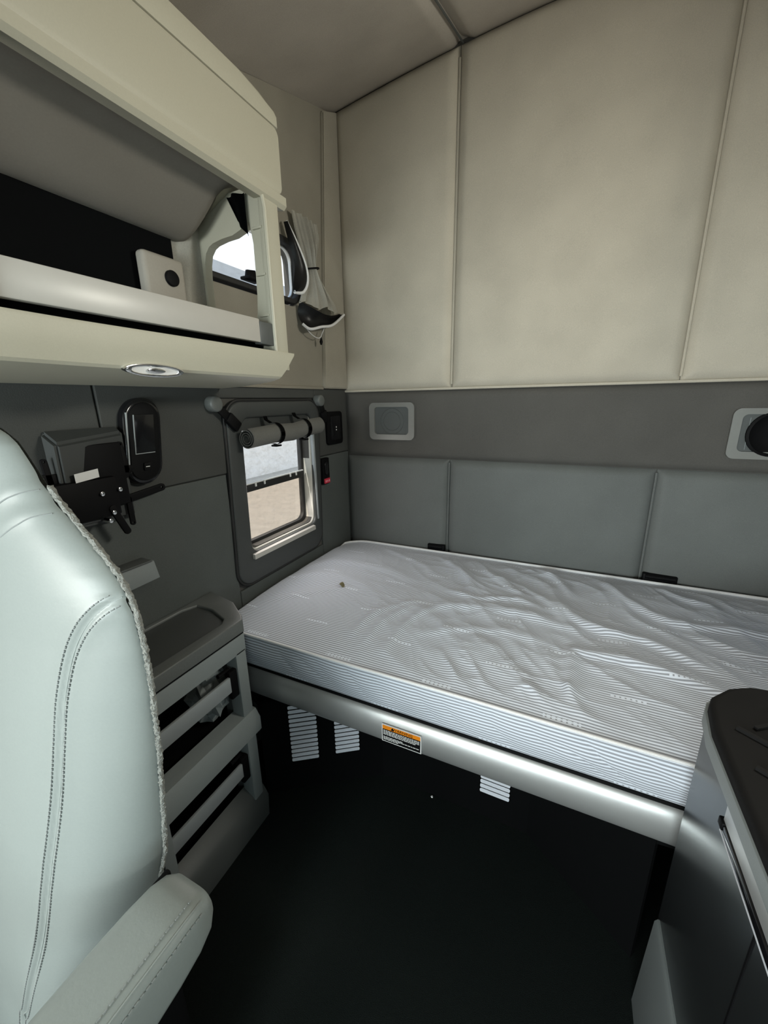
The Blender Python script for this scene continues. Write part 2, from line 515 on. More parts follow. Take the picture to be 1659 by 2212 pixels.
# left wall lining panels, each its own piece
def lining(y0, y1, z0, z1, mt, holes=(), th=.012, name='lining_panel', topf=None, bev=.004):
    lp = [(y0, z0), (y1, z0), (y1, z1 if not topf else topf(y1)), (y0, z1 if not topf else topf(y0))]
    return obj(name, pr(lp, 'x', XL - .013, XL - .013 + th, holes, bev=bev), mt, wall_left, smooth=False)
lt = lambda y: ceil_z(XL, y) + .004
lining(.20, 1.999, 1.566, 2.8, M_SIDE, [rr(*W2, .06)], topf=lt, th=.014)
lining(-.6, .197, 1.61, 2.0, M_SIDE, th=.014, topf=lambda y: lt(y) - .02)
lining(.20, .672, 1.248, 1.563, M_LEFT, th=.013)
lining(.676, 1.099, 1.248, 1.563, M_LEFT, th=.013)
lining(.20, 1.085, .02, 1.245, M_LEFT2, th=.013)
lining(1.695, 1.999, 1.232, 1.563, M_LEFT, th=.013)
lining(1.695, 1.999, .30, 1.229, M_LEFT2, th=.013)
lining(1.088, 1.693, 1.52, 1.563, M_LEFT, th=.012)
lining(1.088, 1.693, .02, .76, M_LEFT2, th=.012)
# corner trim strip between left and back wall
bm = new()
A = [(1.765, 1.567), (1.999, 1.567), (1.999, 2.80), (1.868, 2.745)]
loft(bm, [[Vector((XL - .004, y, z)) for y, z in A],
          [Vector((XL + (.016 if i in (0, 3) else .024), y, z)) for i, (y, z) in enumerate(A)]])
bmesh.ops.bevel(bm, geom=[e for e in bm.edges], offset=.005, segments=2, affect='EDGES')
obj('trim_1', bm, M_TRIM, kind='structure')
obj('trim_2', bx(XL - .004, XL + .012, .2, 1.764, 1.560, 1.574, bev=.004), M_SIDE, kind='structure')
obj('console_blocker', bx(XL + .02, XR - .02, -2.05, -.60, 1.66, 1.76, bev=.02), M_UPPER, kind='structure')  # unseen overhead console, added to cut light to back wall and ceiling
# front of the cab, behind the camera: scuttle under the windscreen
obj('wall_front', bx(XL - .07, XR + .07, YF - .06, YF, 0, .98), M_GREY_D, kind='structure')

# ================================================================== LOWER WINDOW
win1 = obj('window_1', pr(shear(rr(1.092, 1.688, .775, 1.508, .075, 8), .045, 1.1), 'x', XL - .012, XL + .012,
                          [shear(rr(1.172, 1.634, .905, 1.446, .04, 8), .03, 1.1)], bev=.008, seg=3), M_FRAME, kind='structure')
tube_pts = [(XL + .003, y, z) for y, z in shear(rr(1.088, 1.692, .771, 1.512, .078, 8), .045, 1.1)]
obj('gasket', tube(new(), tube_pts, .006, 8, closed=True), M_RUBBER, win1)
# reveal liner and frames
obj('reveal', pr(shear(rr(1.168, 1.638, .901, 1.459, .044, 8), .03, 1.1), 'x', XL - .070, XL - .003,
                 [shear(rr(1.178, 1.628, .911, 1.449, .036, 8), .03, 1.1)], bev=.002), M_REVEAL, win1)
obj('glass_frame', pr(shear(rr(1.178, 1.628, .911, 1.449, .036, 8), .03, 1.1), 'x', XL - .069, XL - .048,
                      [shear(rr(1.198, 1.610, .930, 1.432, .04, 8), .03, 1.1)], bev=.003), M_RUBBER, win1)
obj('mid_rail', bx(XL - .066, XL - .040, 1.197, 1.613, 1.142, 1.174, bev=.004), M_RUBBER, win1)
obj('rail_strip', bx(XL - .045, XL - .039, 1.197, 1.613, 1.174, 1.179), M_PAPER, win1)
for yy in (1.27, 1.325, 1.505, 1.55):
    obj('rail_clip', bx(XL - .042, XL - .036, yy, yy + .008, 1.160, 1.178), M_PAPER, win1)
obj('pane', bx(XL - .060, XL - .057, 1.19, 1.62, 1.16, 1.44), M_GLASS, win1, smooth=False)
obj('pane', bx(XL - .060, XL - .057, 1.19, 1.62, .92, 1.157), M_GLASS2, win1, smooth=False)
obj('sill', pr([(XL - .012, .878), (XL + .024, .878), (XL + .024, .898), (XL - .012, .906)], 'y', 1.162, 1.60, bev=.002), M_WHITE, win1, label='bright aluminium sill strip')
obj('jamb_trim', bx(XL - .006, XL + .016, 1.637, 1.650, .92, 1.40, bev=.004), M_BAR, win1)

obj('recess', bx(XL - .040, XL - .004, 1.178, 1.640, 1.398, 1.4485), M_FRAME, win1)
# rolled shade and its straps
shade = thing('rolled_shade', (XL + .05, 1.40, 1.37), 'grey cloth blind rolled up above the lower side window', 'blind')
bm = new()
rings = []
pts = []
for i in range(140):      # spiral cross section, extruded along the wall
    a = i / 139 * 2 * math.pi * 3.2
    rad = .011 + .0092 * a / (2 * math.pi)
    pts.append((rad * math.cos(a), rad * math.sin(a)))
inner = [(p[0] * .91, p[1] * .91) for p in pts]
sec = pts + inner[::-1]
for y, zz in ((1.150, 1.366), (1.30, 1.374), (1.42, 1.372), (1.50, 1.382), (1.625, 1.388)):
    rings.append([Vector((XL + .056 + p[0], y, zz + .006 + p[1])) for p in sec])
loft(bm, rings)
obj('roll', bm, M_ROLL, shade)
for yy, zz in ((1.31, 1.374), (1.50, 1.382)):
    pts = [(XL + .014, yy, zz + .075), (XL + .02, yy, zz + .06)] + [(XL + .056 + .044 * math.cos(a), yy + .004, zz + .006 + .044 * math.sin(a)) for a in [math.radians(t) for t in range(110, -111, -20)]]
    bm = new()
    R_ = [[Vector(p) + Vector((0, s, 0)) for s in (-.012, .012)] for p in pts]
    V = [[bm.verts.new(q) for q in r_] for r_ in R_]
    for a_, b_ in zip(V, V[1:]): bm.faces.new((a_[0], a_[1], b_[1], b_[0]))
    ex = bmesh.ops.solidify(bm, geom=bm.faces[:], thickness=.002)
    obj('strap', bm, M_BLACK, shade)
    obj('buckle', bx(XL + .045, XL + .075, yy - .014, yy + .018, zz - .046, zz - .039, bev=.002), M_BLACK, shade)

def anchor(name, y, z, y2, z2, label):
    t = thing(name, (XL, y, z), label, 'strap')
    obj('knob', pr(circ(y, z, .027, 24), 'x', XL, XL + .034, bev=.007, seg=3), M_KNOB, t)
    dirv = Vector((0, y2 - y, z2 - z)); ln = dirv.length; dirv.normalize()
    a = math.atan2(z2 - z, y2 - y)
    mm = Matrix.Translation((XL + .022, y, z)) @ Matrix.Rotation(a, 4, 'X')
    obj('webbing', bx(-.003, .003, .01, ln * .72, -.016, .016, bev=.001, mtx=mm), M_BLACK, t)
    obj('buckle', bx(-.010, .010, ln * .5, ln, -.021, .021, bev=.006, mtx=mm), M_BLACK, t)
anchor('anchor_strap', 1.055, 1.500, 1.152, 1.412, 'black strap with buckle on a grey knob, left of the lower window')
anchor('anchor_strap', 1.706, 1.508, 1.748, 1.405, 'black strap with buckle on a grey knob, right of the lower window')

# switch plates right of the window
t = thing('switch_plate', (XL, 1.85, 1.36), 'black rounded switch plate on the wall corner right of the lower window', 'switch')
obj('plate', pr(rr(1.773, 1.925, 1.282, 1.452, .02), 'x', XL, XL + .014, bev=.004), M_BLACK, t)
obj('rocker', pr(rr(1.80, 1.90, 1.305, 1.430, .012), 'x', XL + .012, XL + .018, bev=.003), M_GLOSS, t)
for zz in (1.358, 1.372):
    obj('pictogram', pr(circ(1.852, zz, .004, 12), 'x', XL + .0175, XL + .0185), M_PAPER, t)
t = thing('wall_remote', (XL, 1.735, 1.15), 'narrow black switch with a red button beside the lower window', 'switch')
obj('body', pr(rr(1.705, 1.768, 1.085, 1.222, .008), 'x', XL, XL + .016, bev=.003), M_BLACK, t)
obj('slider', pr(rr(1.72, 1.748, 1.135, 1.205, .012), 'x', XL + .014, XL + .024, bev=.004), M_GLOSS, t)
rb = obj('button', pr(rr(1.712, 1.763, 1.090, 1.116, .004), 'x', XL + .014, XL + .021, bev=.002), M_RED, t, label='red button with pale marking')
for yy in (1.722, 1.737, 1.752):
    obj('mark', bx(XL + .0205, XL + .0215, yy - .004, yy + .004, 1.098, 1.108), mat('pink_print', (.8, .35, .4)) if yy < 1.73 else bpy.data.materials['pink_print'], rb)

# ================================================================== UPPER WINDOW, CURTAIN
win2 = obj('window_2', pr(rr(1.005, 1.632, 1.914, 2.160, .07, 8), 'x', XL - .04, XL + .010, [rr(1.030, 1.612, 1.934, 2.136, .055, 8)], bev=.005), M_RUBBER, kind='structure')
obj('frame_lip', pr(rr(1.028, 1.614, 1.932, 2.138, .057, 8), 'x', XL - .036, XL - .022, [rr(1.036, 1.606, 1.939, 2.131, .05, 8)], bev=.002), M_ALU, win2)
obj('pane', bx(XL - .034, XL - .031, 1.025, 1.618, 1.93, 2.14), M_GLASS, win2, smooth=False)
lt_ = obj('latch', bx(XL - .02, XL + .03, 1.285, 1.36, 1.945, 1.957, bev=.004), M_BLACK, win2)
obj('lever', pr([(1.29, 1.955), (1.345, 1.955), (1.338, 1.985), (1.296, 1.978)], 'x', XL + .0, XL + .012, bev=.003), M_BLACK, lt_)
obj('lever', pr([(1.352, 1.945), (1.41, 1.945), (1.405, 1.972), (1.385, 2.0), (1.368, 1.968)], 'x', XL + .006, XL + .02, bev=.003), M_BLACK, lt_)

curt = thing('curtain', (XL + .02, 1.64, 2.25), 'beige gathered curtain with black lining tied back beside the upper window', 'curtain')
def cloth(rows, nf, amp, mt, name, x_off=.022, closed_edge=True, seg=60, th=.003):
    """hanging cloth: rows = (z, y0, y1, depth, fold amplitude)"""
    bm = new()
    tb = [(-r_[0],) + tuple(r_[1:]) for r_ in rows]
    z0, z1 = rows[0][0], rows[-1][0]
    def fn(u, v):
        z = lerp(z0, z1, v)
        y0, y1, dp, am = table(tb, -z)
        y = lerp(y0, y1, u)
        ph = u * nf * 2 * math.pi
        return Vector((XL + x_off + dp * math.sin(math.pi * u) + am * (math.sin(ph) + .4 * math.sin(2.3 * ph + 1)), y, z + .012 * math.sin(ph * .5) * v))
    grid(bm, seg, 48, fn)
    bmesh.ops.solidify(bm, geom=bm.faces[:], thickness=th)
    return obj(name, bm, mt, curt)
cloth([(2.262, 1.57, 1.765, .01, .009), (2.20, 1.585, 1.765, .02, .011), (2.14, 1.615, 1.735, .03, .010), (2.085, 1.642, 1.705, .035, .006),
       (2.06, 1.645, 1.71, .035, .006), (2.0, 1.625, 1.79, .04, .009), (1.95, 1.60, 1.87, .045, .010), (1.915, 1.58, 1.90, .05, .010)], 5, 1, M_CURT, 'cloth')
# black lining turned out towards the window, with white piping
edge = crom([(XL + .03, 1.525, 2.205), (XL + .05, 1.555, 2.14), (XL + .06, 1.598, 2.06), (XL + .06, 1.605, 2.0), (XL + .055, 1.575, 1.955), (XL + .05, 1.522, 1.945)], 8)
inner_ = crom([(XL + .025, 1.515, 2.20), (XL + .035, 1.525, 2.13), (XL + .04, 1.545, 2.07), (XL + .04, 1.548, 2.04), (XL + .04, 1.535, 1.99), (XL + .045, 1.520, 1.947)], 8)
bm = new()
V = [[bm.verts.new(p.lerp(q, k / 6) + Vector((.014 * math.sin(math.pi * k / 6), 0, 0))) for k in range(7)] for p, q in zip(inner_, edge)]
for a_, b_ in zip(V, V[1:]):
    for k in range(6): bm.faces.new((a_[k], a_[k + 1], b_[k + 1], b_[k]))
bmesh.ops.solidify(bm, geom=bm.faces[:], thickness=.003)
obj('lining', bm, M_LINING, curt, label='black lining turned out')
obj('piping', tube(new(), edge, .007, 8), M_PIPE, curt, label='white piping')
# flared hem seen from below
hem_top = crom([(XL + .03, 1.585, 1.925), (XL + .075, 1.64, 1.895), (XL + .085, 1.70, 1.885), (XL + .075, 1.80, 1.900), (XL + .045, 1.915, 1.935)], 8)
hem_bot = crom([(XL + .03, 1.592, 1.835), (XL + .055, 1.612, 1.815), (XL + .07, 1.68, 1.832), (XL + .07, 1.78, 1.855), (XL + .05, 1.925, 1.925)], 8)
bm = new()
V = [[bm.verts.new(p.lerp(q, k / 5) - Vector((.02 * math.sin(math.pi * k / 5), 0, 0))) for k in range(6)] for p, q in zip(hem_top, hem_bot)]
for a_, b_ in zip(V, V[1:]):
    for k in range(5): bm.faces.new((a_[k], a_[k + 1], b_[k + 1], b_[k]))
bmesh.ops.solidify(bm, geom=bm.faces[:], thickness=.003)
obj('lining', bm, M_LINING, curt, label='black lining under the flared hem')
obj('piping', tube(new(), hem_bot, .006, 8), M_PIPE, curt)
obj('tie', tube(new(), [(XL + .03 + .045 * math.cos(a) * .9, 1.668 + .048 * math.sin(a), 2.068 + .012 * math.sin(a)) for a in [i / 16 * 2 * math.pi for i in range(16)]], .004, 6, closed=True), M_BLACK, curt)
obj('cord', tube(new(), crom([(XL + .04, 1.60, 1.82), (XL + .04, 1.65, 1.795), (XL + .04, 1.705, 1.79), (XL + .04, 1.735, 1.82), (XL + .05, 1.745, 1.85)], 6), .002, 6), M_PIPE, curt)
obj('cord_toggle', tube(new(), [(XL + .04, 1.72, 1.795), (XL + .04, 1.719, 1.785), (XL + .04, 1.718, 1.775), (XL + .04, 1.717, 1.762)], [.002, .005, .008, .004], 10), M_BLACK, curt)

# ================================================================== OVERHEAD UNIT ON THE LEFT WALL
oh = thing('overhead_cabinet', (-1.0, .65, 1.6), 'beige overhead storage cabinet on the left wall with open shelf below', 'cabinet')
XF = -.85
YA, YE = .15, 1.142
# upper bin door
door_loop = [(XF, 2.094), (XF + .004, 2.15), (XF + .002, 2.252), (XF - .03, 2.252), (XF - .03, 2.094)]
bm = new()
prism(bm, rr(YA, YE, 2.09, 2.254, .022, 5), 'x', XF - .028, XF, bev=.006)
obj('bin_door', bm, M_BEIGE, oh)
# strip above the seam, leaning back, its end rounded off
bm = pr([(YA, 2.258), (1.143, 2.258), (1.143, 2.284), (1.132, 2.293), (1.07, 2.304), (1.0, 2.314), (YA, 2.320)], 'x', XF - .10, XF - .003, bev=.004)
obj('top_strip', bm, M_BEIGE, oh)
obj('carcass', pr([(XF - .032, 2.10), (XF - .032, 2.25), (XF - .10, 2.255), (XL + .004, 2.27), (XL + .004, 2.03), (XL + .04, 2.03), (XF - .1, 2.10)], 'y', YA, YE - .005, bev=.004), M_BEIGE, oh)
# lower lip of the door
lip = [(XF + .008, 2.086), (XF + .008, 2.064), (XF - .002, 2.055), (XF - .035, 2.060), (XF - .035, 2.086)]
bm = pr(lip, 'y', YA, YE + .004, bev=.003)
obj('door_lip', bm, M_BEIGE, oh)
# rounded belly under the bin
bel = [(XF - .036, 2.068), (XF - .05, 2.082), (-.925, 2.080), (-.96, 2.062), (-1.01, 2.022), (-1.06, 1.985), (-1.10, 1.968), (-1.13, 1.968)]
bel_c = [p for p in crom([(x, 0, z) for x, z in bel], 5)]
bm = new()
def bfn(u, v):
    p = bel_c[int(round(u * (len(bel_c) - 1)))]
    y = lerp(YA, 1.035, v)
    k = sstep(.965, 1.035, y)
    return Vector((p.x, y - .05 * k * (p.x + 1.13) / .25 * 0, p.z + k * k * .055 * min(1, (2.09 - p.z) / .05)))
grid(bm, len(bel_c) - 1, 60, bfn)
bmesh.ops.solidify(bm, geom=bm.faces[:], thickness=.006)
obj('belly_panel', bm, M_BEIGE_D, oh)
# dark back of the niche and tray floor
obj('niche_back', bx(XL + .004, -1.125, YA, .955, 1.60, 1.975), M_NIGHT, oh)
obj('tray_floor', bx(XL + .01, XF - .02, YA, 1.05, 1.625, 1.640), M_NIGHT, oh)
# cloth beside the niche
bm = new()
def cfn(u, v):
    y = lerp(.95, 1.05, u); z = lerp(1.64, 2.03, v)
    w = abs(u - .5 - .35 * abs(v - .45) * 2 + .2)
    return Vector((-1.115 + .02 * u - .018 * min(1, w * 3), y, z))
grid(bm, 14, 14, cfn)
bmesh.ops.solidify(bm, geom=bm.faces[:], thickness=.004)
obj('creased_lining', bm, M_CURT, oh)
# socket panel
sp = obj('socket_panel', bx(-1.12, -1.085, .825, .955, 1.645, 1.905, bev=.012, seg=3), M_BEIGE_D, oh)  # darker colour stands in for the shade inside the niche
obj('socket', pr(circ(.905, 1.848, .021, 24), 'x', -1.087, -1.076, bev=.003), M_BLACK, sp)
obj('outlet', bx(-1.088, -1.080, .865, .945, 1.70, 1.795, bev=.004), M_GLOSS, sp)
# end panel with arched opening
hole = [(-1.104, 1.70), (-1.104, 1.80), (-1.104, 1.89), (-1.100, 1.925), (-1.091, 1.952), (-1.075, 1.968), (-1.058, 1.975), (-1.018, 1.981), (-.977, 1.983), (-.945, 1.992), (-.922, 2.004), (-.908, 2.004),
        (-.900, 1.95), (-.901, 1.88), (-.903, 1.81), (-.908, 1.765), (-.918, 1.730), (-.945, 1.708), (-.985, 1.70)]
obj('end_panel', pr([(XL + .004, 1.60), (XF - .018, 1.60), (XF - .018, 2.07), (XF - .06, 2.09), (XL + .004, 2.09)], 'y', 1.05, 1.078, [hole]), M_BEIGE, oh, smooth=False)
obj('post', bx(XF - .020, XF, 1.046, 1.112, 1.60, 2.07, bev=.004), M_BEIGE, oh)
obj('post_edge', tube(new(), [(XF, 1.05, 1.64), (XF, 1.05, 2.03), (XF - .002, 1.045, 2.065)], .006, 8), M_BEIGE, oh)
for z in (1.755, 1.865, 1.985):
    obj('rib', bx(XF - .045, XF - .01, 1.042, 1.052, z - .003, z + .003, bev=.001), M_BEIGE, oh)
obj('front_post', bx(XF - .035, XF + .002, .33, .378, 1.64, 2.07, bev=.005), M_BEIGE, oh)
# hanging dark cloth in the gap
bm = new()
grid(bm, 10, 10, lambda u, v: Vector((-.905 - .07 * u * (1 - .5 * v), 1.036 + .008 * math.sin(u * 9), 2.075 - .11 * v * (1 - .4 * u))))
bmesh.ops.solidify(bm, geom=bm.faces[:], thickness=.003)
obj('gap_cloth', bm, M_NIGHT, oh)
obj('dark_gap_strip', bx(XF - .060, XF - .045, .36, 1.045, 1.638, 1.700), M_NIGHT, oh)  # black strip added to keep the gap under the bar dark
# retaining bar
bar = obj('retaining_bar', bx(XF - .022, XF - .004, .376, .992, 1.672, 1.736, bev=.003), M_WHITE, oh)
obj('bar_end', bx(XF - .028, XF - .002, .990, 1.05, 1.668, 1.730, bev=.003), M_GREY_D, bar)
# shelf: fascia and curved underside
def shelf_sec(y, cut_end=False):
    q = 1 - sstep(.30, .52, y)
    x0 = XF + .006 + .012 * q
    pts = [(XF - .03, 1.640, 0), (XF - .03, 1.652, 0), (x0, 1.653, 0), (x0 + .002, 1.646, -.004), (x0 - .004, 1.605, -.036), (x0 - .010, 1.580, -.060), (x0 - .016, 1.574, -.064),
           (x0 - .040, 1.568, -.062), (x0 - .10, 1.562, -.055), (x0 - .2, 1.556, -.040), (XL + .006, 1.553, -.025), (XL + .006, 1.640, 0)]
    return [Vector((x, y + (dy if cut_end else 0), z)) for x, z, dy in pts]
bm = new()
ys = [YA, .3, .36, .42, .48, .54, .7, .85, .95, 1.03]
loft(bm, [shelf_sec(y) for y in ys] + [shelf_sec(1.132, True)])
obj('shelf', bm, M_BEIGE, oh, angle=30)

# reading lamp on the shelf edge
rl = thing('reading_lamp', (-.853, .635, 1.56), 'small chrome-rimmed oval lamp on the underside of the overhead shelf', 'lamp')
mm = basis((-.853, .635, 1.574), (0, 1, 0), (.25, 0, 1))
def ell(a, b, n=32): return [(a * math.cos(2 * math.pi * i / n), b * math.sin(2 * math.pi * i / n)) for i in range(n)]
bm = pr(ell(.072, .0145), 'z', -.010, .004, [ell(.056, .0085)], bev=.002)
bmesh.ops.transform(bm, matrix=mm, verts=bm.verts)
obj('rim', bm, M_CHROME, rl)
bm = pr(ell(.056, .0085), 'z', -.009, .001)
bmesh.ops.transform(bm, matrix=mm, verts=bm.verts)
obj('lens', bm, M_PAPER, rl)
bm = pr(ell(.022, .006, 20), 'z', 0, .006, bev=.002)
bmesh.ops.transform(bm, matrix=mm, verts=bm.verts)
obj('bulb_cover', bm, M_CHROME, rl)

# ================================================================== WALL EQUIPMENT BEHIND THE SEAT
op = thing('control_panel', (XL, .775, 1.4), 'tall oval glossy black control panel on the left wall', 'control panel')
mm = basis((XL, .773, 1.397), (0, 1, 0), (0, .12, 1))
def onpanel(bm):
    bmesh.ops.transform(bm, matrix=mm, verts=bm.verts); return bm
def mmx(loop, w0, w1, bev=0, holes=()): return onpanel(pr(loop, 'z', w0, w1, holes, bev=bev, seg=3))
obj('housing', mmx(rr(-.058, .058, -.125, .125, .0575, 10), 0, .026, .009), M_GLOSS, op)
obj('bezel', mmx(rr(-.046, .046, -.112, .112, .045, 10), .024, .029, .002), M_BLACK, op)
obj('screen', mmx(rr(-.030, .030, -.03, .078, .003, 3), .028, .031, .001), M_GLOSS, op)
obj('screen_edge', mmx([(-.033, -.033), (.028, -.033), (.028, -.031), (-.031, -.031), (-.031, .078), (-.033, .078)], .029, .0318), M_BAR, op)
obj('side_highlight', mmx([(-.052, -.06), (-.048, -.06), (-.048, .085), (-.052, .085)], .024, .0275), M_BAR, op)
bt = obj('button', mmx(rr(-.010, .012, -.082, -.060, .003, 3), .028, .033, .001), M_BLACK, op)
obj('mark', mmx([(-.005, -.0725), (.007, -.0725), (.007, -.0705), (-.005, -.0705)], .0325, .0335), M_PAPER, bt)

# moulded wall pocket behind the bracket
wp = thing('wall_pocket', (XL, .6, 1.25), 'grey moulded wall box with a sloping top behind the black bracket', 'box')
bm = new()
loft(bm, [[Vector((x, .53, z)) for x, z in ((XL, 1.20), (XL + .05, 1.20), (XL + .060, 1.415), (XL, 1.447))],
          [Vector((x, .715, z)) for x, z in ((XL, 1.18), (XL + .02, 1.19), (XL + .028, 1.43), (XL, 1.449))]])
bmesh.ops.bevel(bm, geom=bm.edges[:], offset=.008, segments=2, affect='EDGES')
obj('body', bm, M_FRAME, wp)

br = thing('television_bracket', (XL + .1, .6, 1.3), 'black swivel television bracket with white sticker on the left wall', 'bracket')
XB = XL + .035
obj('mount_plate', bx(XB - .03, XB + .012, .56, .690, 1.235, 1.405, bev=.004), M_BLACK, br)
obj('hinge_block', bx(XB - .02, XB + .03, .46, .650, 1.215, 1.32, bev=.006), M_BLACK, br)
st = obj('sticker', pr(shear([(0, 0), (.056, .006), (.056, .028), (0, .022)], 0, 0), 'x', XB + .0305, XB + .0315), M_PAPER, br, label='white sticker')
st.location += Vector((0, .552, 1.318))
def strip(name, pts, w, th=.006, x=XB, mt=M_BLACK, holes=True):
    """flat steel strip along a y-z path"""
    o = None
    for (a, b) in zip(pts, pts[1:]):
        dv = Vector((0, b[0] - a[0], b[1] - a[1])); ln = dv.length
        an = math.atan2(dv.z, dv.y)
        mx_ = Matrix.Translation((x, a[0], a[1])) @ Matrix.Rotation(an, 4, 'X')
        bm = pr(rr(-w / 2, ln + w / 2, -w / 2, w / 2, w * .45, 5), 'x', -th / 2, th / 2, [circ(ln, 0, w * .18, 10)] if holes else [], bev=.001)
        bmesh.ops.transform(bm, matrix=mx_, verts=bm.verts)
        o = obj(name, bm, mt, br)
        x += .003
    return o
strip('upper_arm', [(.708, 1.328), (.690, 1.330)], .022)
strip('upper_tab', [(.700, 1.328), (.694, 1.398)], .015)
strip('lower_arm', [(.50, 1.222), (.795, 1.258)], .022)
strip('lower_tab', [(.690, 1.245), (.690, 1.175)], .015)
strip('cross_bar', [(.50, 1.33), (.69, 1.318)], .03, holes=False)
strip('far_tab', [(.515, 1.30), (.510, 1.375)], .014)
strip('lever', [(.625, 1.235), (.652, 1.165)], .018, x=XB + .03, holes=False)
for y, z in ((.625, 1.225), (.605, 1.280), (.652, 1.283), (.612, 1.205)):
    obj('bolt', pr(circ(y, z, .006, 10), 'x', XB + .01, XB + .036, bev=.001), M_CHROME, br)

ws = thing('wall_tray', (XL, .66, 1.0), 'small grey ledge on the wall above the shelf tower', 'ledge')
obj('ledge', pr([(.48, 1.045), (.725, 1.045), (.735, .985), (.48, .975)], 'x', XL, XL + .045, bev=.004), M_GREY, ws)
obj('ledge_top', bx(XL, XL + .05, .48, .715, 1.045, 1.052, bev=.002), M_GREY_D, ws)

# ================================================================== SHELF TOWER (nightstand)
nt = thing('shelf_tower', (-1.03, .65, 0), 'grey plastic shelf tower with lid and retaining bars beside the bed', 'shelf')
X0, Y0, Y1 = -.905, .46, .838
lid_loop = [(X0 + .002, Y0), (X0 + .002, Y1), (-.925, .858), (-1.02, .915), (XL + .005, .945), (XL + .005, Y0)]
in_loop = [(-.945, Y0 + .03), (-.945, .79), (-.962, .815), (-1.045, .845), (-1.12, .848), (XL + .022, .80), (XL + .022, Y0 + .03)]
obj('lid', pr(lid_loop, 'z', .79, .832, [in_loop], bev=.005, seg=3), M_KNOB, nt)
obj('lid_tray', pr(in_loop, 'z', .79, .8235), M_LID, nt)
obj('lid_seam', pr([(p[0] + (-.004 if p[0] > -1 else 0), p[1]) for p in lid_loop], 'z', .782, .79), M_BLACK, nt)
body_top = [(X0, Y0), (X0, Y1), (-.925, .856), (-1.02, .89), (XL + .005, .90), (XL + .005, Y0)]
obj('top_rail', pr(body_top, 'z', .722, .782, bev=.003), M_GREY, nt)
for nm, ya, yb in (('post', .795, Y1), ('post', Y0, Y0 + .035)):
    obj(nm, bx(X0 - .05, X0, ya, yb, .48, .73, bev=.004), M_GREY, nt)
    obj(nm, bx(X0 - .05, X0, ya, yb, .10, .42, bev=.004), M_GREY, nt)
obj('inner_post', bx(X0 - .09, X0 - .055, .805, Y1 - .004, .03, .73, bev=.003), M_GREY_D, nt)
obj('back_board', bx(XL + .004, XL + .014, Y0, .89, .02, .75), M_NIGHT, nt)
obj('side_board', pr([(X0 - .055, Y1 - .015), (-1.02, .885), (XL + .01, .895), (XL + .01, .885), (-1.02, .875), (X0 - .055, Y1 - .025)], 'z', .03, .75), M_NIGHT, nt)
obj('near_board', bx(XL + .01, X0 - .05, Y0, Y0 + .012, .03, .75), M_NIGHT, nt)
# mid shelf, protruding with a chamfered nose
nose = [(X0 - .05, .490), (X0 + .002, .485), (X0 + .020, .455), (X0 + .020, .405), (X0 - .004, .395), (X0 - .05, .40)]
obj('mid_shelf', pr(nose, 'y', Y0, Y1 + .010, bev=.004), M_GREY, nt)
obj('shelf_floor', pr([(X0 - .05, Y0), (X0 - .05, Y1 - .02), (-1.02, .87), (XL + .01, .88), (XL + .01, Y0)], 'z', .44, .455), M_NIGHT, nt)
base = [(X0 - .05, .16), (X0 - .008, .135), (X0 + .012, .10), (X0 + .004, 0.0), (X0 - .05, 0.0)]
obj('base', pr(base, 'y', Y0, Y1 + .012, bev=.003), M_GREY_D, nt)
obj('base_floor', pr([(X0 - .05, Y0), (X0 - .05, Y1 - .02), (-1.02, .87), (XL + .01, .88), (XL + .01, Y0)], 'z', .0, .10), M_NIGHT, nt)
for z0, z1 in ((.607, .662), (.262, .317)):
    b_ = obj('retaining_bar', bx(X0 - .014, X0 - .004, Y0 + .03, .765, z0, z1, bev=.002), M_BAR, nt, label='silver retaining bar')
    obj('bar_clip', bx(X0 - .022, X0 - .004, .763, .795, z0 - .03, z1 + .015, bev=.004), M_BLACK, b_)
    obj('bar_knob', tube(new(), [(X0 - .03, .785, z1 + .01), (X0 - .03, .74, z1 + .012)], .007, 8), M_BLACK, b_)

pb = thing('plastic_bag', (-1.02, .76, .455), 'crumpled clear plastic film in the upper compartment of the shelf tower', 'bag')
bm = new()
bmesh.ops.create_icosphere(bm, subdivisions=3, radius=1)
for v in bm.verts:
    n_ = noise.noise(v.co * 2.3) * .5 + noise.noise(v.co * 5.1) * .35
    v.co = Vector((-1.03 + v.co.x * .075 * (1 + n_), .765 + v.co.y * .055 * (1 + n_), .575 + v.co.z * .118 * (1 + .4 * n_)))
obj('film', bm, M_FILM, pb, angle=12)

# ================================================================== BED
bed = thing('bunk_bed', (-.1, 1.4, .5), 'satin aluminium bunk frame with rounded front rail under the mattress', 'bed frame')
YR = .925
rail = [(YR + .03, .566), (YR + .014, .566), (YR + .002, .559), (YR - .007, .543), (YR - .0125, .520), (YR - .0125, .494), (YR - .005, .468), (YR + .009, .451), (YR + .03, .446)]
rc = [(p.x, p.y) for p in crom([(a, b, 0) for a, b in rail], 4)]
obj('front_rail', pr(rc, 'x', -1.145, .95), M_ALU, bed, label='rounded aluminium front rail')
obj('rail_gap', bx(-1.145, .95, YR + .008, YR + .05, .564, .590), M_BLACK, bed)
obj('deck', bx(-1.145, .95, YR + .03, 1.965, .545, .575), M_BLACK, bed)
obj('side_rail', bx(-1.148, -1.12, YR + .03, 1.96, .47, .545), M_ALU, bed)
for x0, x1 in ((-.66, -.565), (.345, .475)):
    h_ = obj('wall_hinge', bx(x0, x1, 1.955, 1.982, .68, .745, bev=.005), M_BLACK, bed, label='black wall hinge')
    obj('hinge_pin', tube(new(), [(x0 + .01, 1.953, .735), (x1 - .01, 1.953, .735)], .010, 10), M_BLACK, h_)
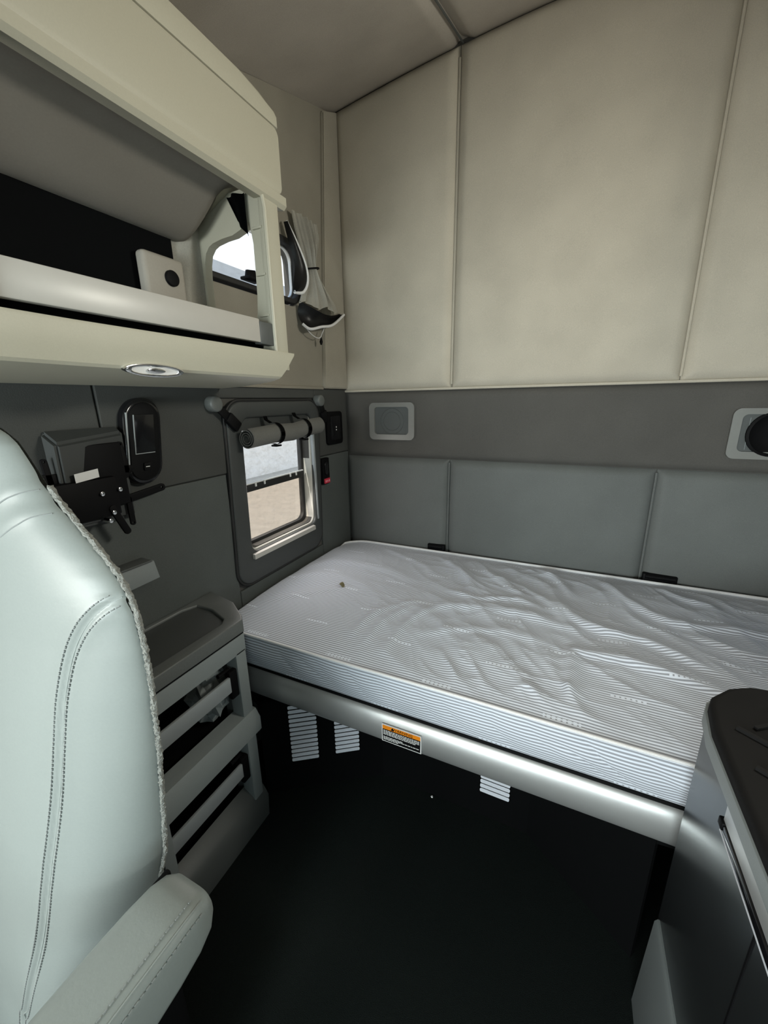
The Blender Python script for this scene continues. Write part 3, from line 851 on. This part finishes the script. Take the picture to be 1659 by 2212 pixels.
# warning sticker on the rail
wl_ = obj('warning_label', bx(-.448, -.318, YR - .0155, YR - .0125, .474, .538), M_PAPER, bed, smooth=False, label='orange and black warning sticker')
YW = YR - .0155
obj('black_field', bx(-.445, -.321, YW - .0006, YW + .0002, .477, .521), M_BLACK, wl_, smooth=False)
obj('orange_band', bx(-.445, -.321, YW - .0006, YW + .0002, .5215, .535), M_ORANGE, wl_, smooth=False)
tm = lambda x, z: basis((x, YW - .0008, z), (1, 0, 0), (0, 0, 1))
obj('lettering', text_bm('WARNING', .0135, tm(-.378, .5282), .0003), M_BLACK, wl_, smooth=False, label='black word WARNING')
obj('hazard_triangle', pr([(-.4175, .5235), (-.4065, .5235), (-.412, .5335)], 'y', YW - .0011, YW - .0004), M_BLACK, wl_, smooth=False)
bm = new()
zz = .5165
for n_, wd in ((0, .118), (1, .112), (2, .120), (3, .105), (4, 0), (5, .06), (6, .118), (7, .05)):
    x = -.442
    while wd and x < -.442 + wd:
        w_ = random.uniform(.004, .011)
        box(bm, x, min(x + w_, -.323), YW - .0012, YW - .0005, zz - .0012, zz + .0012)
        x += w_ + .0018
    zz -= .0047
obj('fine_print', bm, M_PAPER, wl_, smooth=False, kind='stuff')

# mattress -----------------------------------------------------------------
mx0, mx1, my0, my1, mz0, mz1 = -1.145, .945, .918, 1.93, .592, .712
mt_ = thing('mattress', (-.1, 1.42, mz0), 'white and grey striped mattress on the bunk with a wrinkled cover', 'mattress')
HS = mz1 - mz0
WD_ = my1 - my0
TOT = HS + WD_ + HS
def ridged(p, s): return (1 - abs(noise.noise(p * s))) ** 5
CREASES = [
 (.0070, .030, [(-1.146, 1.13), (-1.11, 1.314), (-.987, 1.43), (-.793, 1.412), (-.63, 1.307), (-.602, 1.148), (-.65, 1.03)]),
 (.0045, .022, [(-1.091, 1.11), (-.975, 1.202), (-.855, 1.299), (-.738, 1.372)]),
 (.0060, .030, [(-1.13, 1.42), (-1.03, 1.58), (-.752, 1.592), (-.557, 1.511)]),
 (.0050, .020, [(-.922, 1.90), (-.765, 1.792), (-.582, 1.705), (-.5, 1.597)]),
 (.0090, .026, [(-.464, 1.261), (-.383, 1.352), (-.181, 1.4), (-.017, 1.383), (.156, 1.35)]),
 (.0060, .022, [(-.445, 1.119), (-.278, 1.222), (-.127, 1.257), (.047, 1.233)]),
 (.0150, .022, [(-.031, 1.605), (.065, 1.452), (.159, 1.395), (.291, 1.38), (.399, 1.312), (.483, 1.261)]),
 (.0130, .020, [(.06, 1.266), (.099, 1.23), (.212, 1.231), (.355, 1.205), (.50, 1.15)]),
 (.0090, .018, [(-.329, 1.781), (-.198, 1.624), (-.112, 1.528)]),
 (.0110, .018, [(-.114, 1.90), (-.002, 1.756), (.055, 1.599)]),
 (.0090, .018, [(-.586, 1.866), (-.365, 1.654), (-.324, 1.48)]),
 (.0100, .018, [(.162, 1.825), (.224, 1.713), (.304, 1.591)]),
 (.0120, .016, [(.073, 1.245), (.068, 1.122), (.063, .99)]),
 (.0100, .020, [(.362, 1.89), (.467, 1.775), (.575, 1.743)]),
 (.0100, .018, [(.414, 1.506), (.503, 1.458), (.605, 1.426), (.8, 1.40)]),
 (.0120, .020, [(.254, 1.684), (.384, 1.556), (.583, 1.579), (.85, 1.60)]),
 (.0060, .014, [(-.56, .996), (-.549, 1.154), (-.489, 1.326)]),
 (.0060, .014, [(-.483, .976), (-.472, 1.187), (-.411, 1.321)]),
 (.0055, .013, [(-.62, 1.02), (-.60, 1.16), (-.53, 1.30), (-.46, 1.36)]),
 (.0080, .016, [(-.24, 1.70), (-.12, 1.62), (.0, 1.50), (.03, 1.40)]),
 (.0080, .016, [(-.42, 1.50), (-.30, 1.46), (-.16, 1.50), (-.05, 1.47)]),
]
# fold heights are laid once into a fine table over the mattress top
GX, GY = 440, 220
FOLD = [[0.0] * (GY + 1) for _ in range(GX + 1)]
for amp, wid, pts_ in CREASES:
    ln_ = crom([(a, b, 0) for a, b in pts_], 10)
    n_l = len(ln_) - 1
    best = {}
    for k_ in range(n_l):
        A_, B_ = ln_[k_], ln_[k_ + 1]
        dx_, dy_ = B_.x - A_.x, B_.y - A_.y
        L2 = dx_ * dx_ + dy_ * dy_ + 1e-12
        rch = wid * 3.2
        i0 = max(0, int((min(A_.x, B_.x) - rch + 1.15) / 2.1 * GX)); i1 = min(GX, int((max(A_.x, B_.x) + rch + 1.15) / 2.1 * GX) + 1)
        j0 = max(0, int((min(A_.y, B_.y) - rch - .91) / 1.03 * GY)); j1 = min(GY, int((max(A_.y, B_.y) + rch - .91) / 1.03 * GY) + 1)
        for i_ in range(i0, i1 + 1):
            X_ = -1.15 + 2.1 * i_ / GX
            for j_ in range(j0, j1 + 1):
                Y_ = .91 + 1.03 * j_ / GY
                t_ = max(0, min(1, ((X_ - A_.x) * dx_ + (Y_ - A_.y) * dy_) / L2))
                ox, oy = X_ - A_.x - t_ * dx_, Y_ - A_.y - t_ * dy_
                d_ = math.hypot(ox, oy)
                sgn_ = 1 if dx_ * oy - dy_ * ox > 0 else -1
                o_ = best.get((i_, j_))
                if o_ is None or d_ < o_[0]: best[(i_, j_)] = (d_, sgn_, (k_ + t_) / n_l)
    for (i_, j_), (d_, sg, tt) in best.items():
        w_ = wid * (1.5 if sg > 0 else .75)        # one steep and one shallow flank
        FOLD[i_][j_] += amp * math.exp(-(d_ / w_) ** 2) * min(1, 4.5 * tt, 4.5 * (1 - tt))
def fold(x, y):
    fx = max(0, min(GX - 1e-6, (x + 1.15) / 2.1 * GX)); fy = max(0, min(GY - 1e-6, (y - .91) / 1.03 * GY))
    i_, j_ = int(fx), int(fy); fx -= i_; fy -= j_
    return lerp(lerp(FOLD[i_][j_], FOLD[i_ + 1][j_], fx), lerp(FOLD[i_][j_ + 1], FOLD[i_ + 1][j_ + 1], fx), fy)
def wrinkle(x, y):
    q = Vector((x, y, .3))
    w = Vector((noise.noise(q * 2.1), noise.noise(q * 2.1 + Vector((9, 2, 4))), 0)) * .10
    area = sstep(-.95, -.2, x) * .8 + .2
    p = Vector((x, y, 0)) + w
    a = ridged(Vector((p.x * 2.2 + p.y * 1.6, p.y * .9 - p.x * .5, 1.3)), 3.2)
    b = ridged(Vector((p.x * .8 - p.y * .7, p.y * 2.2 + p.x * .9, 5.7)), 2.6)
    c = noise.noise(Vector((p.x * 9, p.y * 11, 3)))
    d = ridged(Vector((p.x * 2.6 + p.y * 1.9, p.y * 1.2 - p.x * .4, 7.7)), 5.0)
    e = ridged(Vector((p.x * 1.2 - p.y * .9, p.y * 2.6 + p.x * 1.1, 4.1)), 4.6)
    m1 = .35 + .65 * sstep(-.15, .35, noise.noise(Vector((x * 2.0, y * 2.4, 11))))
    return fold(x + w.x * .25, y + w.y * .25) * 1.15 + area * (.0060 * a + .0050 * b + m1 * (.0052 * d + .0046 * e)) + .0012 * c * area + .005 * noise.noise(Vector((x * 2.2, y * 2.6, 0)))
def mfn(u, v):
    x = lerp(mx0, mx1, u)
    s = v * TOT
    R_ = .014
    if s < HS:
        t = s / HS
        y = my0 - .012 * math.sin(math.pi * t) - .004 * noise.noise(Vector((x * 6, s * 9, 3))) * math.sin(math.pi * t)
        z = mz0 + s + .004 * noise.noise(Vector((x * 2.5, 0, 8))) * t
        y += (.0050 * ridged(Vector((x * 5 + s * 6, s * 3, 2)), 2.2) + .004 * noise.noise(Vector((x * 7 - s * 12, s * 10, 6)))) * math.sin(math.pi * t)
    elif s < HS + WD_:
        t = s - HS
        y = my0 + t
        e = min(t, WD_ - t)
        z = mz1 + .004 * noise.noise(Vector((x * 2.5, 0, 8))) * (1 - sstep(0, .1, e)) + wrinkle(x, y) * sstep(0, .09, e) + .012 * sstep(0, .25, e)
    else:
        t = s - HS - WD_
        y = my1 + .010 * math.sin(math.pi * t / HS)
        z = mz1 - t
    # rounded plan corner at the far left
    ex_ = min(x - mx0, .14)
    if y > my1 - .16: y -= .085 * (1 - ex_ / .14) ** 2 * sstep(my1 - .16, my1, y)
    ee = min(x - mx0, mx1 - x)
    k = 1 - min(1, ee / .025)
    z -= .02 * k * k if z > mz1 - .05 else 0
    return Vector((x, y, z))
bm = new()
grid(bm, 420, 250, mfn, lambda u, v: (u * (mx1 - mx0), v * TOT))
for e_ in (0,):
    bd = [e for e in bm.edges if e.is_boundary]
    bmesh.ops.holes_fill(bm, edges=bd, sides=0)
obj('cover', bm, M_TICK, mt_, angle=180)
def edge_pts(yv, z_add=0):
    out = []
    for i in range(121):
        u = i / 120
        p = mfn(u, (HS if yv == 0 else HS + WD_) / TOT)
        out.append(p + Vector((0, -.003 if yv == 0 else .002, z_add)))
    return out
obj('piping', tube(new(), edge_pts(0), .0040, 8), M_PIPE, mt_, label='white front piping')
obj('piping', tube(new(), edge_pts(1, .004), .0065, 8), M_PIPE, mt_, label='white rear piping')

bm = new()
grid(bm, 6, 4, lambda u, v: Vector((-.855 + .028 * u + .004 * v, 1.335 + .020 * v * math.sin(math.pi * (.1 + .8 * u)), .738 + .006 * math.sin(u * 5) + .004 * v)))
bmesh.ops.solidify(bm, geom=bm.faces[:], thickness=.001)
obj('dry_leaf', bm, M_LEAF, label='small dry leaf lying on the mattress near the window', cat='leaf')
bm = new(); bmesh.ops.create_icosphere(bm, subdivisions=1, radius=.005)
for v in bm.verts: v.co = Vector((-.359, 1.160, .004)) + v.co * (1 + .4 * noise.noise(v.co * 300))
obj('crumb', bm, M_PAPER, label='tiny white crumb on the dark carpet under the bed', cat='crumb')

# ================================================================== STORAGE BOX UNDER THE BUNK
ub = thing('storage_locker', (-.3, 1.5, 0), 'black storage base under the bunk with louvred vents', 'cabinet')
FP = [(-.961, .911), (-.576, 1.175), (-.009, 1.170), (.303, .930)]
def vpanel(a, b, z1, holes):
    a = Vector((*a, 0)); b = Vector((*b, 0)); ln = (b - a).length
    bm = pr([(0, 0), (ln, 0), (ln, z1), (0, z1)], 'y', 0, .014, holes)
    ex = (b - a).normalized(); ey = Vector((-ex.y, ex.x, 0))
    M4 = Matrix((ex, ey, Vector((0, 0, 1)))).transposed().to_4x4(); M4.translation = a
    bmesh.ops.transform(bm, matrix=M4, verts=bm.verts)
    return bm, M4
V12 = [(.104, .212, .135, .40, 13), (.274, .374, .142, .40, 13)]
V3 = [(.394, .502, .108, .40, 14)]
for (a, b), vents in zip(zip(FP, FP[1:]), (V12, V3, [])):
    if b == FP[3]:
        b = (.288, .942)
    bm, M4 = vpanel(a, b, .44, [[(u0, z0), (u1, z0), (u1, z1), (u0, z1)] for u0, u1, z0, z1, n in vents])
    pnl = obj('panel', bm, M_NIGHT, ub, smooth=False)
    for u0, u1, z0, z1, n in vents:
        pitch = (z1 - z0) / n
        for k in range(n):
            zc = z0 + pitch * (k + .5)
            bm = pr(rr(u0 + .002, u1 - .002, -pitch * .30, pitch * .30, .004, 2), 'y', -.004, .001)
            bmesh.ops.transform(bm, matrix=M4 @ Matrix.Translation((0, .002, zc)) @ Matrix.Rotation(math.radians(-22), 4, 'X'), verts=bm.verts)
            obj('louvre', bm, M_LOUV, pnl, smooth=False)
obj('base_lid', pr([FP[0], FP[1], FP[2], (.288, .945), (.9, .99), (.9, 1.95), (-1.14, 1.95), (-1.14, .96)], 'z', .425, .44), M_NIGHT, ub)
cb = obj('cable', tube(new(), crom([(-1.10, .975, .446), (-.99, .965, .449), (-.93, .968, .455), (-.87, .975, .446)], 6), .003, 6), M_BAR, label='thin grey cable under the left end of the bunk rail', cat='cable')

# ================================================================== SPEAKERS
def speaker(name, x0, x1, z0, z1, label, grille=True):
    t = thing(name, ((x0 + x1) / 2, YB - .015, (z0 + z1) / 2), label, 'speaker')
    y = YB - .012
    obj('surround', pr(rr(x0, x1, z0, z1, .026), 'y', y - .020, y + .004, [rr(x0 + .030, x1 - .032, z0 + .028, z1 - .022, .018)], bev=.008, seg=3), M_SPK, t, label='silver surround')
    cx, cz = (x0 + x1) / 2, (z0 + z1) / 2
    g = obj('grille', pr(rr(x0 + .022, x1 - .022, z0 + .018, z1 - .018, .018), 'y', y - .008, y + .002), M_GREY_D, t)
    if grille:
        for rad in (.048, .066):
            obj('ring', tube(new(), [(cx + rad * math.cos(a), y - .008, cz + rad * math.sin(a)) for a in [i / 40 * 2 * math.pi for i in range(40)]], .0018, 6, closed=True), M_GREY_D, g)
    else:
        bm = new()
        pf = [(.084, 0), (.084, .014), (.076, .017), (.068, .012), (.035, .006), (.020, .005), (.0, .009)]
        rings = [[Vector((cx + .005 + r_ * math.cos(a), y - .006 - h, cz + r_ * math.sin(a))) for a in [i / 40 * 2 * math.pi for i in range(40)]] for r_, h in pf[:-1]]
        loft(bm, rings)
        dv = obj('driver', bm, M_BLACK, t, label='black round driver')
        obj('dust_cap', pr(circ(cx + .005, cz, .018, 20), 'y', y - .019, y - .008, bev=.004), M_BLACK, dv)
        obj('panel_line', bx(x0 + .056, x0 + .058, y - .0095, y - .0075, z0 + .035, z1 - .035), M_GREY, t)
        obj('screw', pr(circ(x0 + .075, z0 + .06, .004, 10), 'y', y - .010, y - .007), M_BLACK, t)
speaker('wall_speaker', -1.003, -.745, 1.300, 1.492, 'silver-framed speaker with grey grille at the left of the back wall')
speaker('wall_speaker', .548, .806, 1.262, 1.452, 'silver-framed speaker with exposed black cone at the right of the back wall', grille=False)

# ================================================================== SEAT
seat = thing('driver_seat', (-.84, .2, 0), 'pale grey leather cab seat seen from in front, left of the bed', 'seat')
SX = -.84
EDGE = [(.20, -.72), (.40, -.70), (.60, -.64), (.739, -.585), (.825, -.569), (.971, -.543), (1.094, -.528), (1.164, -.525), (1.22, -.528), (1.25, -.536), (1.275, -.552), (1.299, -.574),
        (1.338, -.619), (1.37, -.655), (1.40, -.680), (1.43, -.702), (1.45, -.718), (1.463, -.738), (1.473, -.765), (1.482, -.795), (1.490, -.832)]
YCEN = [(.20, .10), (.40, .13), (.50, .14), (.80, .175), (1.0, .207), (1.17, .235), (1.30, .248), (1.40, .252), (1.45, .262), (1.475, .278), (1.490, .300)]
SEAM_P = [(.22, -.835), (.39, -.826), (.431, -.808), (.571, -.756), (.651, -.729), (.744, -.702), (.858, -.673), (.944, -.654), (1.025, -.640), (1.087, -.629), (1.139, -.615), (1.175, -.601),
          (1.205, -.583), (1.224, -.567), (1.238, -.552), (1.247, -.538)]
YE = .30
HS1 = [(0, 1.345), (.07, 1.350), (.115, 1.366), (.140, 1.380), (.165, 1.388), (.20, 1.386)]
HS2 = [(0, 1.294), (.07, 1.302), (.118, 1.322), (.155, 1.343), (.185, 1.356), (.25, 1.358)]
def seat_y(x, z):
    w = table(EDGE, z)[0] - SX
    t = min(1, abs(x - SX) / w)
    y = YE - (YE - table(YCEN, z)[0]) * max(0, 1 - t ** 3) ** .6
    # pressed seams
    if z < 1.25:
        xs = table(SEAM_P, z)[0]
        if x < SX: xs = max(xs, SX + .20)
        slope = (table(SEAM_P, z + .01)[0] - table(SEAM_P, z - .01)[0]) / .02
        dn = (abs(x - SX) - (xs - SX)) / math.sqrt(1 + slope * slope)
        y += .0060 * math.exp(-(dn / .0050) ** 2) - .0034 * math.exp(-(dn / .017) ** 2)
    if z > 1.28:
        dx = abs(x - SX)
        for zc in (table(HS1, dx)[0], table(HS2, dx)[0]):
            y += .0045 * 0 - .0022 * math.exp(-(((z - zc) - .010) / .012) ** 2)
    return y
def seat_front(nx, nz, z0, z1):
    bm = new()
    def fn(u, v):
        z = lerp(z0, z1, 1 - (1 - v) ** 1.15)
        w = table(EDGE, z)[0] - SX
        q = 2 * u - 1
        t = math.copysign(1 - (1 - abs(q)) ** 1.35, q)
        x = SX + t * w
        y = seat_y(x, z) + .0012 * noise.noise(Vector((x * 9, z * 7, 1)))
        return Vector((x if x > SX else SX + (x - SX) * (.93 if z > .85 else max(.93, .315 / w)), y, z))
    grid(bm, nx, nz, fn)
    return bm
obj('backrest', seat_front(170, 250, .22, 1.4895), M_LEATHER, seat, angle=180)
bm = new()
def bfn2(u, v):
    z = lerp(.42, 1.489, v)
    w = table(EDGE, z)[0] - SX
    q = 2 * u - 1
    x = SX + q * w
    y = YE + .004 + .10 * (1 - abs(q)) * (1 - sstep(1.30, 1.489, z))
    return Vector((x if x > SX else SX + (x - SX) * .93, y, z))
grid(bm, 40, 60, bfn2)
bmesh.ops.solidify(bm, geom=bm.faces[:], thickness=.003)
obj('back_shell', bm, M_FUZZ, seat, label='fuzzy grey cloth back')
ep = [Vector((table(EDGE, .42 + i * .01)[0] + .0005, YE + .004, .42 + i * .01)) for i in range(98)]
bm = tube(new(), crom(ep, 3), .0042, 10)
for v in bm.verts: v.co += Vector([noise.noise(v.co * 240 + Vector((k * 7, 0, 0))) for k in range(3)]) * .0028
obj('edge_welt', bm, M_FUZZ, seat, label='fuzzy grey edge welt')
def seam_pts(off, sgn=1):
    base = crom([(x, 0, z) for z, x in SEAM_P], 10)
    out = []
    for i, p in enumerate(base):
        a, b = base[max(0, i - 1)], base[min(len(base) - 1, i + 1)]
        t = (b - a).normalized()
        x, z = p.x + t.z * off, p.z - t.x * off
        if z < .24: continue
        if sgn < 0:
            x = max(p.x, SX + .20) + t.z * off
            out.append(Vector((SX + (SX - x) * .93, seat_y(2 * SX - x, z) - .0008, z)))
        else:
            out.append(Vector((x, seat_y(x, z) - .0008, z)))
    return out
def resample(pts, step):
    out = [pts[0]]; acc = 0
    for a, b in zip(pts, pts[1:]):
        L_ = (b - a).length
        if L_ < 1e-7: continue
        t = step - acc
        while t <= L_:
            out.append(a.lerp(b, t / L_)); t += step
        acc = L_ - (t - step)
    return out
def stitches(pts, pitch=.0075, rad=.0011, fillk=.66):
    bm = new()
    q = resample(pts, pitch)
    for a, b in zip(q, q[1:]): tube(bm, [a, a.lerp(b, fillk)], rad, 5)
    return bm
for sgn in (1, -1):
    obj('seam_welt', tube(new(), [p + Vector((0, .001, 0)) for p in seam_pts(0, sgn)], .0016, 6), M_LEATHER, seat)
    for off in (-.0095, .0095):
        obj('stitching', stitches(seam_pts(off, sgn)), M_THREAD, seat, kind='stuff')
for nm, tb in (('head_seam', HS1), ('head_seam', HS2)):
    pts_ = []
    sm_ = crom([(a, 0, b) for a, b in tb], 12)
    for q_ in sm_[2:]:
        dx, z = q_.x, q_.z
        if dx > table(EDGE, z)[0] - SX - .002: break
        pts_.append(Vector((SX + dx, seat_y(SX + dx, z) + .0002, z)))
    obj(nm, tube(new(), pts_, .0010, 6), M_THREAD, seat)
# armrest
arm_rings = []
def arm_sec(y, z0, z1, x0, x1, rad):
    return [Vector((u, y, v)) for u, v in rr(x0, x1, z0, z1, rad, 6)]
for y, z0, z1, xa, xb in ((-.22, .72, .800, -.520, -.425), (-.05, .70, .803, -.522, -.420), (.06, .700, .804, -.522, -.418), (.15, .700, .805, -.522, -.417), (.20, .705, .805, -.521, -.417),
                          (.235, .712, .803, -.519, -.418), (.258, .722, .797, -.515, -.421), (.270, .735, .788, -.508, -.428), (.274, .748, .776, -.498, -.438)):
    arm_rings.append(arm_sec(y, z0, z1, xa, xb, min(.022, (z1 - z0) * .42)))
arm = obj('armrest', loft(new(), arm_rings), M_LEATHER, seat, angle=180)
def arm_edge(a_):
    a_ = math.radians(a_)
    tb_ = [(-.2, -.4250, .800), (-.05, -.420, .803), (.06, -.418, .804), (.15, -.417, .805), (.20, -.417, .805), (.235, -.418, .803), (.255, -.4205, .798)]
    return crom([(xb - .022 + .0228 * math.cos(a_), y, z1 - .022 + .0228 * math.sin(a_)) for y, xb, z1 in tb_], 5)
obj('armrest_welt', tube(new(), arm_edge(52), .0020, 6), M_LEATHER, arm)
for a_ in (84, 20):
    obj('stitching', stitches(arm_edge(a_)), M_THREAD, arm, kind='stuff')
obj('armrest_gap_shade', bx(-.530, -.519, -.20, .272, .68, .775, bev=.004), M_BLACK, seat)  # black strip painting the shadow gap between backrest and armrest
# cushion and pedestal
bm = bx(-1.08, -.60, -.30, -.0, .10, .22, bev=.035, seg=4)
obj('seat_cushion', bm, M_LEATHER, seat)
obj('pedestal', bx(-1.02, -.62, -.2, .25, 0, .20, bev=.02), M_BLACK, seat)
obj('side_shield', bx(-.575, -.53, -.12, .26, .12, .62, bev=.015), M_BLACK, seat)

# ================================================================== FRIDGE CABINET ON THE RIGHT
cabi = thing('side_cabinet', (.6, .4, 0), 'dark satin cabinet with drawer and black ribbed mat on top, lower right', 'cabinet')
CX = .300
obj('body', bx(CX, .955, -.25, .868, .02, .862, bev=.004), M_SATIN, cabi)
top_loop = [(.286, -.25), (.286, .80), (.296, .872), (.306, .90), (.345, .944), (.385, .966), (.45, .974), (.955, .975), (.955, -.25)]
obj('worktop', pr(top_loop, 'z', .862, .890, bev=.003), M_GREY, cabi)
def inset(lp, d_):
    cx_, cy_ = .62, .36
    return [(u + (d_ if u < cx_ else -d_), v + (d_ if v < cy_ else -d_)) for u, v in lp]
mat_ = obj('top_mat', pr(inset(top_loop, .004), 'z', .889, .912, bev=.012, seg=3), M_MAT, cabi)
bm = new()
k = 0
yy = -.2
while yy < .93:
    xx = .35 + (.03 if k % 2 else 0)
    while xx < .92:
        a = math.radians(35 if k % 2 else -35)
        if not (xx < .40 and yy > .86):
            M4 = Matrix.Translation((xx, yy, .912)) @ Matrix.Rotation(a, 4, 'Z')
            box(bm, -.030, .030, -.0035, .0035, -.001, .006, mtx=M4)
        xx += .075
    yy += .045; k += 1
obj('tread', bm, M_MAT, mat_, smooth=False, kind='stuff')
dr = obj('drawer_front', bx(CX - .010, CX + .002, .46, .686, .822, .862, bev=.002), M_ALU, cabi, label='bright silver drawer front')
obj('drawer_handle', bx(CX - .012, CX + .002, .46, .684, .803, .820, bev=.003), M_GLOSS, dr)
obj('handle_edge', tube(new(), [(CX - .010, .46, .801), (CX - .010, .684, .801)], .0025, 6), M_CHROME, dr)
obj('latch', bx(CX - .014, CX, .676, .694, .806, .822, bev=.003), M_BLACK, dr)
obj('door_gap', bx(CX - .0015, CX + .002, .551, .555, .03, .80), M_BLACK, cabi)
kp = obj('kick_panel', pr([(CX + .002, 0), (CX - .018, 0), (CX - .010, .30), (CX - .004, .31), (CX + .002, .31)], 'y', -.25, .853, bev=.002), M_GREY, cabi, label='grey kick panel at the foot')

# ================================================================== OUTSIDE
obj('ground', bx(-60, 40, -40, 60, -1.25, -1.2), M_GROUND, kind='structure')
wh = thing('warehouse', (-12, 18, -1.2), 'long pale building with grey roof edge seen through the side windows', 'building')
obj('wall', bx(-18, -10.8, -8, 60, -1.2, 5.45), M_RENDER, wh)
obj('roof', bx(-18.2, -10.6, -8.2, 60.2, 5.45, 5.82), M_ROOF, wh)
ct = thing('orange_sign', (-10.75, 14.1, 4.3), 'plain orange board high on the pale building wall', 'sign')
obj('board', bx(-10.796, -10.70, 13.8, 14.6, 4.5, 5.40, bev=.02), M_ORPAINT, ct)
obj('bracket', bx(-10.796, -10.74, 13.75, 14.65, 4.44, 4.5), M_ROOF, ct)
